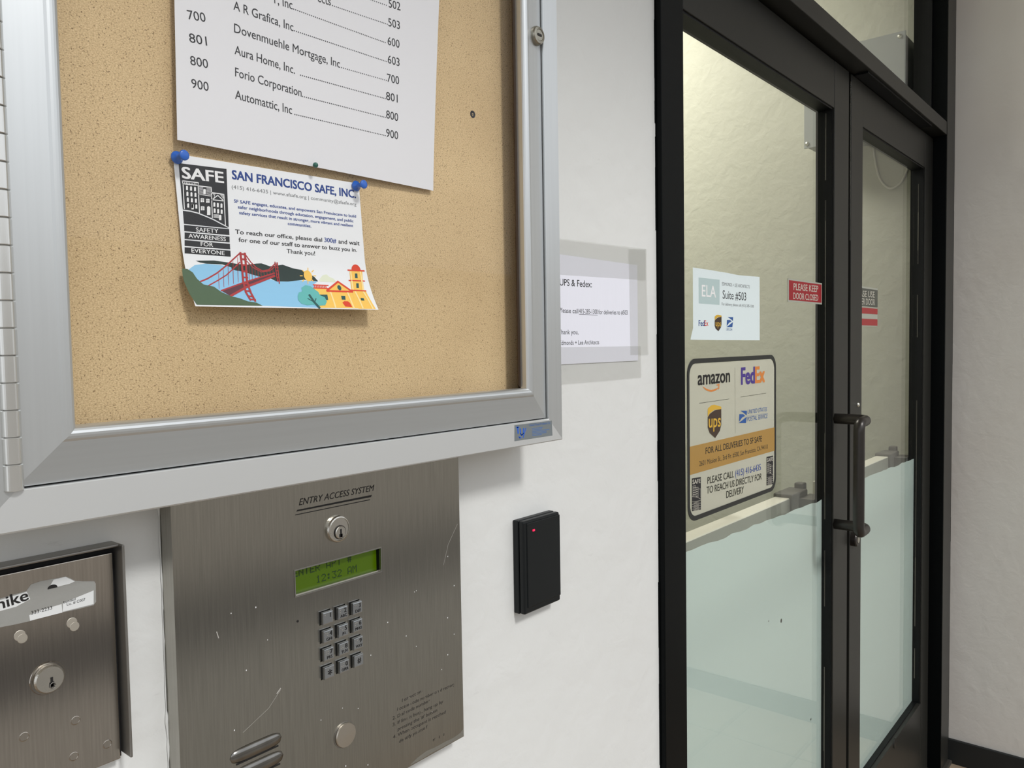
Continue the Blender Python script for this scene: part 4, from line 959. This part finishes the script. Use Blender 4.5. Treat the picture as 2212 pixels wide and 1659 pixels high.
def gl(mat_, nm_='lettering', par=None):
    # one printed layer, linked when the block ends
    class _L:
        def __enter__(s): s.bm = B(); return s.bm
        def __exit__(s, *a): obj(nm_, s.bm, mat_, par, recalc=False)
    return _L()
def shield(b1, b2, sfc, Zf, x0, x1, yt, yb_, off):
    """shield outline: body into b1, gold crescent into b2"""
    xm = (x0+x1)/2; h = yb_-yt
    poly(b2, sfc, Zf, [(x0, yt+h*.12), (x0+(x1-x0)*.25, yt+h*.02), (xm, yt), (x1, yt+h*.06), (x1, yt+h*.14), (xm, yt+h*.15), (x0+(x1-x0)*.15, yt+h*.26), (x0, yt+h*.36)], off)
    poly(b1, sfc, Zf, [(x0, yt+h*.37), (x0+(x1-x0)*.16, yt+h*.27), (xm, yt+h*.17), (x1, yt+h*.13), (x1, yt+h*.60), (x1-(x1-x0)*.1, yt+h*.78), (xm+(x1-x0)*.05, yb_), (x0+(x1-x0)*.14, yt+h*.85), (x0, yt+h*.68)], off)
def postal(b1, sfc, Zf, x0, x1, yt, yb_, off):
    w_, h = x1-x0, yb_-yt
    poly(b1, sfc, Zf, [(x0+.2*w_, yt), (x1, yt+.0*h), (x1-.03*w_, yt+.38*h), (x0+.62*w_, yt+.18*h)], off)
    poly(b1, sfc, Zf, [(x0+.08*w_, yt+.28*h), (x0+.55*w_, yt+.28*h), (x1-.22*w_, yt+.42*h), (x0+.42*w_, yt+.55*h), (x0+.05*w_, yb_-.1*h)], off)
    poly(b1, sfc, Zf, [(x0, yb_), (x1-.1*w_, yt+.52*h), (x1-.03*w_, yt+.5*h), (x1-.12*w_, yb_), ], off)
with gl('ink', par=dsg) as b:
    text(b, gs, ZA, 'amazon', (158, 348), (455, 318), 132, .0004, bold=.04)
    text(b, gs, ZA, 'PLEASE CALL', (247, 1257), (490, 1194), 64, .0005, bold=.008)
    text(b, gs, ZA, 'TO REACH US DIRECTLY FOR', (240, 1347), (745, 1214), 64, .0005, bold=.008); text(b, gs, ZA, 'DELIVERY', (420, 1387), (582, 1337), 64, .0005, bold=.008)
    text(b, gs, ZA, 'FOR ALL DELIVERIES TO SF SAFE', (230, 982), (746, 864), 58, .0007, bold=.012)
    text(b, gs, ZA, '2601 Mission St., 3rd Flr. #500, San Francisco, CA 94110', (172, 1094), (800, 930), 46, .0007, bold=-.004)
with gl('sign_gold', 'gold_band', dsg) as b:
    q1 = gs.p(*ZA(80, 915)); q0 = gs.p(*ZA(85, 1175)); shape(b, [(gx0+.0075, q0.z), (gx1-.0075, q0.z), (gx1-.0075, q1.z), (gx0+.0075, q1.z)], gs, .0003)
with gl('orange', par=dsg) as b:
    up_ = [(203, 362), (225, 388), (252, 404), (282, 410), (315, 402), (340, 385)]; lo_ = [(342, 372), (312, 386), (282, 392), (255, 388), (230, 376), (205, 360)]
    poly(b, gs, ZA, up_+lo_, .0005); poly(b, gs, ZA, [(330, 342), (358, 336), (355, 385), (346, 390), (348, 352), (332, 352)], .0005)
for q in ([(499, 190), (503, 790)], [(172, 515), (446, 475)], [(552, 457), (785, 422)]):
    with gl('ink', 'divider_line', dsg) as b: strip(b, gs, ZA, q, .0006, .0004)
with gl(('purple', 'orange'), par=dsg) as b: text(b, gs, ZA, 'Fed', (555, 341), (683, 328), 150, .0005, bold=.07); text(b, gs, ZA, 'Ex', (684, 328), (775, 316), 144, .0005, mi=1, bold=.07)
bb, bg = B(), B(); shield(bb, bg, gs, ZA, 250, 374, 528, 835, .0005)
text(bg, gs, ZA, 'ups', (258, 738), (368, 728), 120, .0007, bold=.02)
obj('shield', bb, 'ups_brown', dsg, recalc=False); obj('shield_lettering', bg, 'ups_gold', dsg, recalc=False)
with gl('postal', par=dsg) as b:
    postal(b, gs, ZA, 534, 610, 583, 697, .0005)
    text(b, gs, ZA, 'UNITED STATES', (615, 613), (792, 586), 38, .0005, shear=.2); text(b, gs, ZA, 'POSTAL SERVICE', (612, 682), (797, 650), 42, .0005, shear=.2)
    strip(b, gs, ZA, [(612, 632), (795, 606)], .0003, .0005)
with gl('blue', par=dsg) as b: text(b, gs, ZA, '(415) 416-6435', (503, 1190), (737, 1128), 60, .0005, bold=.005)
def safelogo(x0, x1, yt, sl, h, par):
    w_ = x1-x0; Zq = lambda u, v: ZA(x0+u*w_, yt+v*h-sl*u*w_)
    bk_, wh = B(), B(); poly(bk_, gs, Zq, [(0, 0), (1, 0), (1, 1), (0, 1)], .0005)
    text(wh, gs, Zq, 'SAFE', (.06, .18), (.95, .18), .13, .0007, bold=.03)
    for q in ([(.08, .24), (.42, .24), (.42, .58)], [(.42, .3), (.7, .3), (.7, .6)], [(.7, .36), (.95, .36), (.97, .62)], [(.03, .56), (.35, .58), (.7, .62), (.98, .68)], [(.1, .24), (.1, .56)]): strip(wh, gs, Zq, q, .0006, .0007)
    for r_ in range(4):
        for k_ in range(3): poly(wh, gs, Zq, [(.15+k_*.09, .28+r_*.07), (.20+k_*.09, .28+r_*.07), (.20+k_*.09, .32+r_*.07), (.15+k_*.09, .32+r_*.07)], .0007)
        poly(wh, gs, Zq, [(.5, .34+r_*.07), (.62, .34+r_*.07), (.62, .375+r_*.07), (.5, .375+r_*.07)], .0007)
    for r_ in range(4): strip(wh, gs, Zq, [(.03, .72+r_*.075), (.97, .72+r_*.075)], .0005, .0007)
    for r_, s_ in enumerate(('SAFETY', 'AWARENESS', 'FOR', 'EVERYONE')): text(wh, gs, Zq, s_, (.2, .785+r_*.072), (.8, .785+r_*.072), .042, .0007)
    obj('logo_panel', bk_, 'black_print', par, recalc=False); obj('logo_lettering', wh, 'sign_text', par, recalc=False)
safelogo(104, 187, 1205, .16, 300, dsg); safelogo(790, 850, 1008, .22, 262, dsg)

ZL = zoomer(1480, 560, 8.733); gp = Surf(YG-.0012)
def glY(X, Z): return YG-.0012-.004*max(0, 1-(X-1.262)/.02)**2*max(0, min(1, (.02-Z)/.06))
gp = Surf(YG-.0012)
bm = B(); poly(bm, gp, ZL, [(145, 155), (400, 192), (800, 258), (1000, 300), (1405, 333), (1407, 1530), (900, 1527), (600, 1526), (100, 1517), (125, 1400), (150, 1300), (148, 700)], .0)
ela = obj('suite_notice', bm, 'paper_window', recalc=False, label='white paper reading Suite #503 taped inside the left door glass', cat='paper')
bm = ela.data
with gl('ela', 'logo_panel', ela) as b: poly(b, gp, ZL, [(255, 345), (650, 387), (648, 862), (258, 832)], .0003)
with gl('white_ink', par=ela) as b: text(b, gp, ZL, 'ELA', (312, 700), (580, 722), 218, .0006, bold=.02)
with gl('ink_soft', par=ela) as b: text(b, gp, ZL, 'Suite #503', (708, 742), (1150, 780), 158, .0005)
with gl('ink_grey', par=ela) as b:
    text(b, gp, ZL, 'EDMONDS + LEE ARCHITECTS', (695, 493), (1215, 550), 62, .0005, bold=-.005); text(b, gp, ZL, 'For delivery please call (415) 285-1300', (690, 866), (1295, 912), 52, .0005)
with gl(('navy', 'orange_red'), par=ela) as b: text(b, gp, ZL, 'Fed', (255, 1258), (365, 1258), 108, .0005, bold=.02); text(b, gp, ZL, 'Ex', (367, 1258), (436, 1258), 104, .0005, mi=1, bold=.01)
bb, bg = B(), B(); shield(bb, bg, gp, ZL, 556, 686, 1045, 1358, .0005); text(bg, gp, ZL, 'ups', (572, 1262), (674, 1268), 115, .0007, bold=.01)
obj('shield', bb, 'ups_brown', ela, recalc=False); obj('shield_lettering', bg, 'ups_gold', ela, recalc=False)
with gl('postal', par=ela) as b:
    postal(b, gp, ZL, 776, 905, 1092, 1283, .0005); text(b, gp, ZL, 'USPS.COM', (775, 1345), (885, 1350), 44, .0005)
ZR = zoomer(1660, 560, 8.508); rs = Surf(YG-.0018)
p_ = [rs.p(*ZR(*q)) for q in ((362, 365), (985, 440), (992, 832), (362, 790))]; rx0, rx1, rz1, rz0 = p_[0].x, p_[1].x, p_[1].z, p_[2].z
rsn = empty('door_closed_sign', ((rx0+rx1)/2, YG, rz0), 'small red sign asking to keep the door closed, on the left door glass', 'sign')
obj('plate', box(rx0, rx1, YG-.0016, YG-.0002, rz0, rz1), 'sign_frame', rsn)
obj('red_face', box(rx0+.005, rx1-.004, YG-.0019, YG-.0016, rz0+.004, rz1-.0035), 'sign_red', rsn)
with gl('sign_text', par=rsn) as b:
    text(b, rs, ZR, 'PLEASE KEEP', (460, 563), (912, 605), 122, .0004, bold=.02); text(b, rs, ZR, 'DOOR CLOSED', (455, 728), (912, 765), 116, .0004, bold=.02)
gsx = rs.p(*ZR(2008, 700)).x; gz = [rs.p(*ZR(2008, y)).z for y in (570, 885, 912, 1222)]; sx_ = 2.206
g2 = empty('other_door_sign', ((sx_+gsx)/2, YG, gz[1]), 'small dark grey sign on the right door glass, half behind the door edge', 'sign')
obj('plate', box(sx_, gsx, YG-.0014, YG-.0002, gz[1]-.002, gz[0]+.005), 'sign_frame', g2); obj('grey_face', box(sx_, gsx-.001, YG-.0018, YG-.0014, gz[1], gz[0]), 'sign_grey', g2)
with gl('sign_text', par=g2) as b:
    text(b, rs, ZR, 'PLEASE USE', (1560, 678), (1950, 705), 116, .0004, bold=.01); text(b, rs, ZR, 'OTHER DOOR', (1580, 822), (1955, 845), 116, .0004, bold=.01)
g3 = empty('striped_sign', ((sx_+gsx)/2, YG, gz[3]), 'small red sign with a grey bar below the grey sign, right door glass', 'sign')
h3 = gz[2]-gz[3]
obj('plate', box(sx_, gsx, YG-.0014, YG-.0002, gz[3]-.002, gz[2]+.001), 'sign_frame', g3)
obj('red_stripe', box(sx_, gsx-.001, YG-.0018, YG-.0014, gz[2]-h3*.33, gz[2]), 'red_pale', g3); obj('red_stripe', box(sx_, gsx-.001, YG-.0018, YG-.0014, gz[3], gz[3]+h3*.38), 'red_pale', g3)
# chips in the frosted film
for (x, y, r) in ((1688, 1341, .005), (1661, 1342, .002), (1752, 1554, .003)):
    q = atY(x, y, YG+.006); obj('film_chip', lathe(B(), (q.x, YG+.0064, q.z), (0, 1, 0), [(0, 0), (r, 0), (r*.6, .0006), (0, .0006)], 7), 'bar_grey', d1)
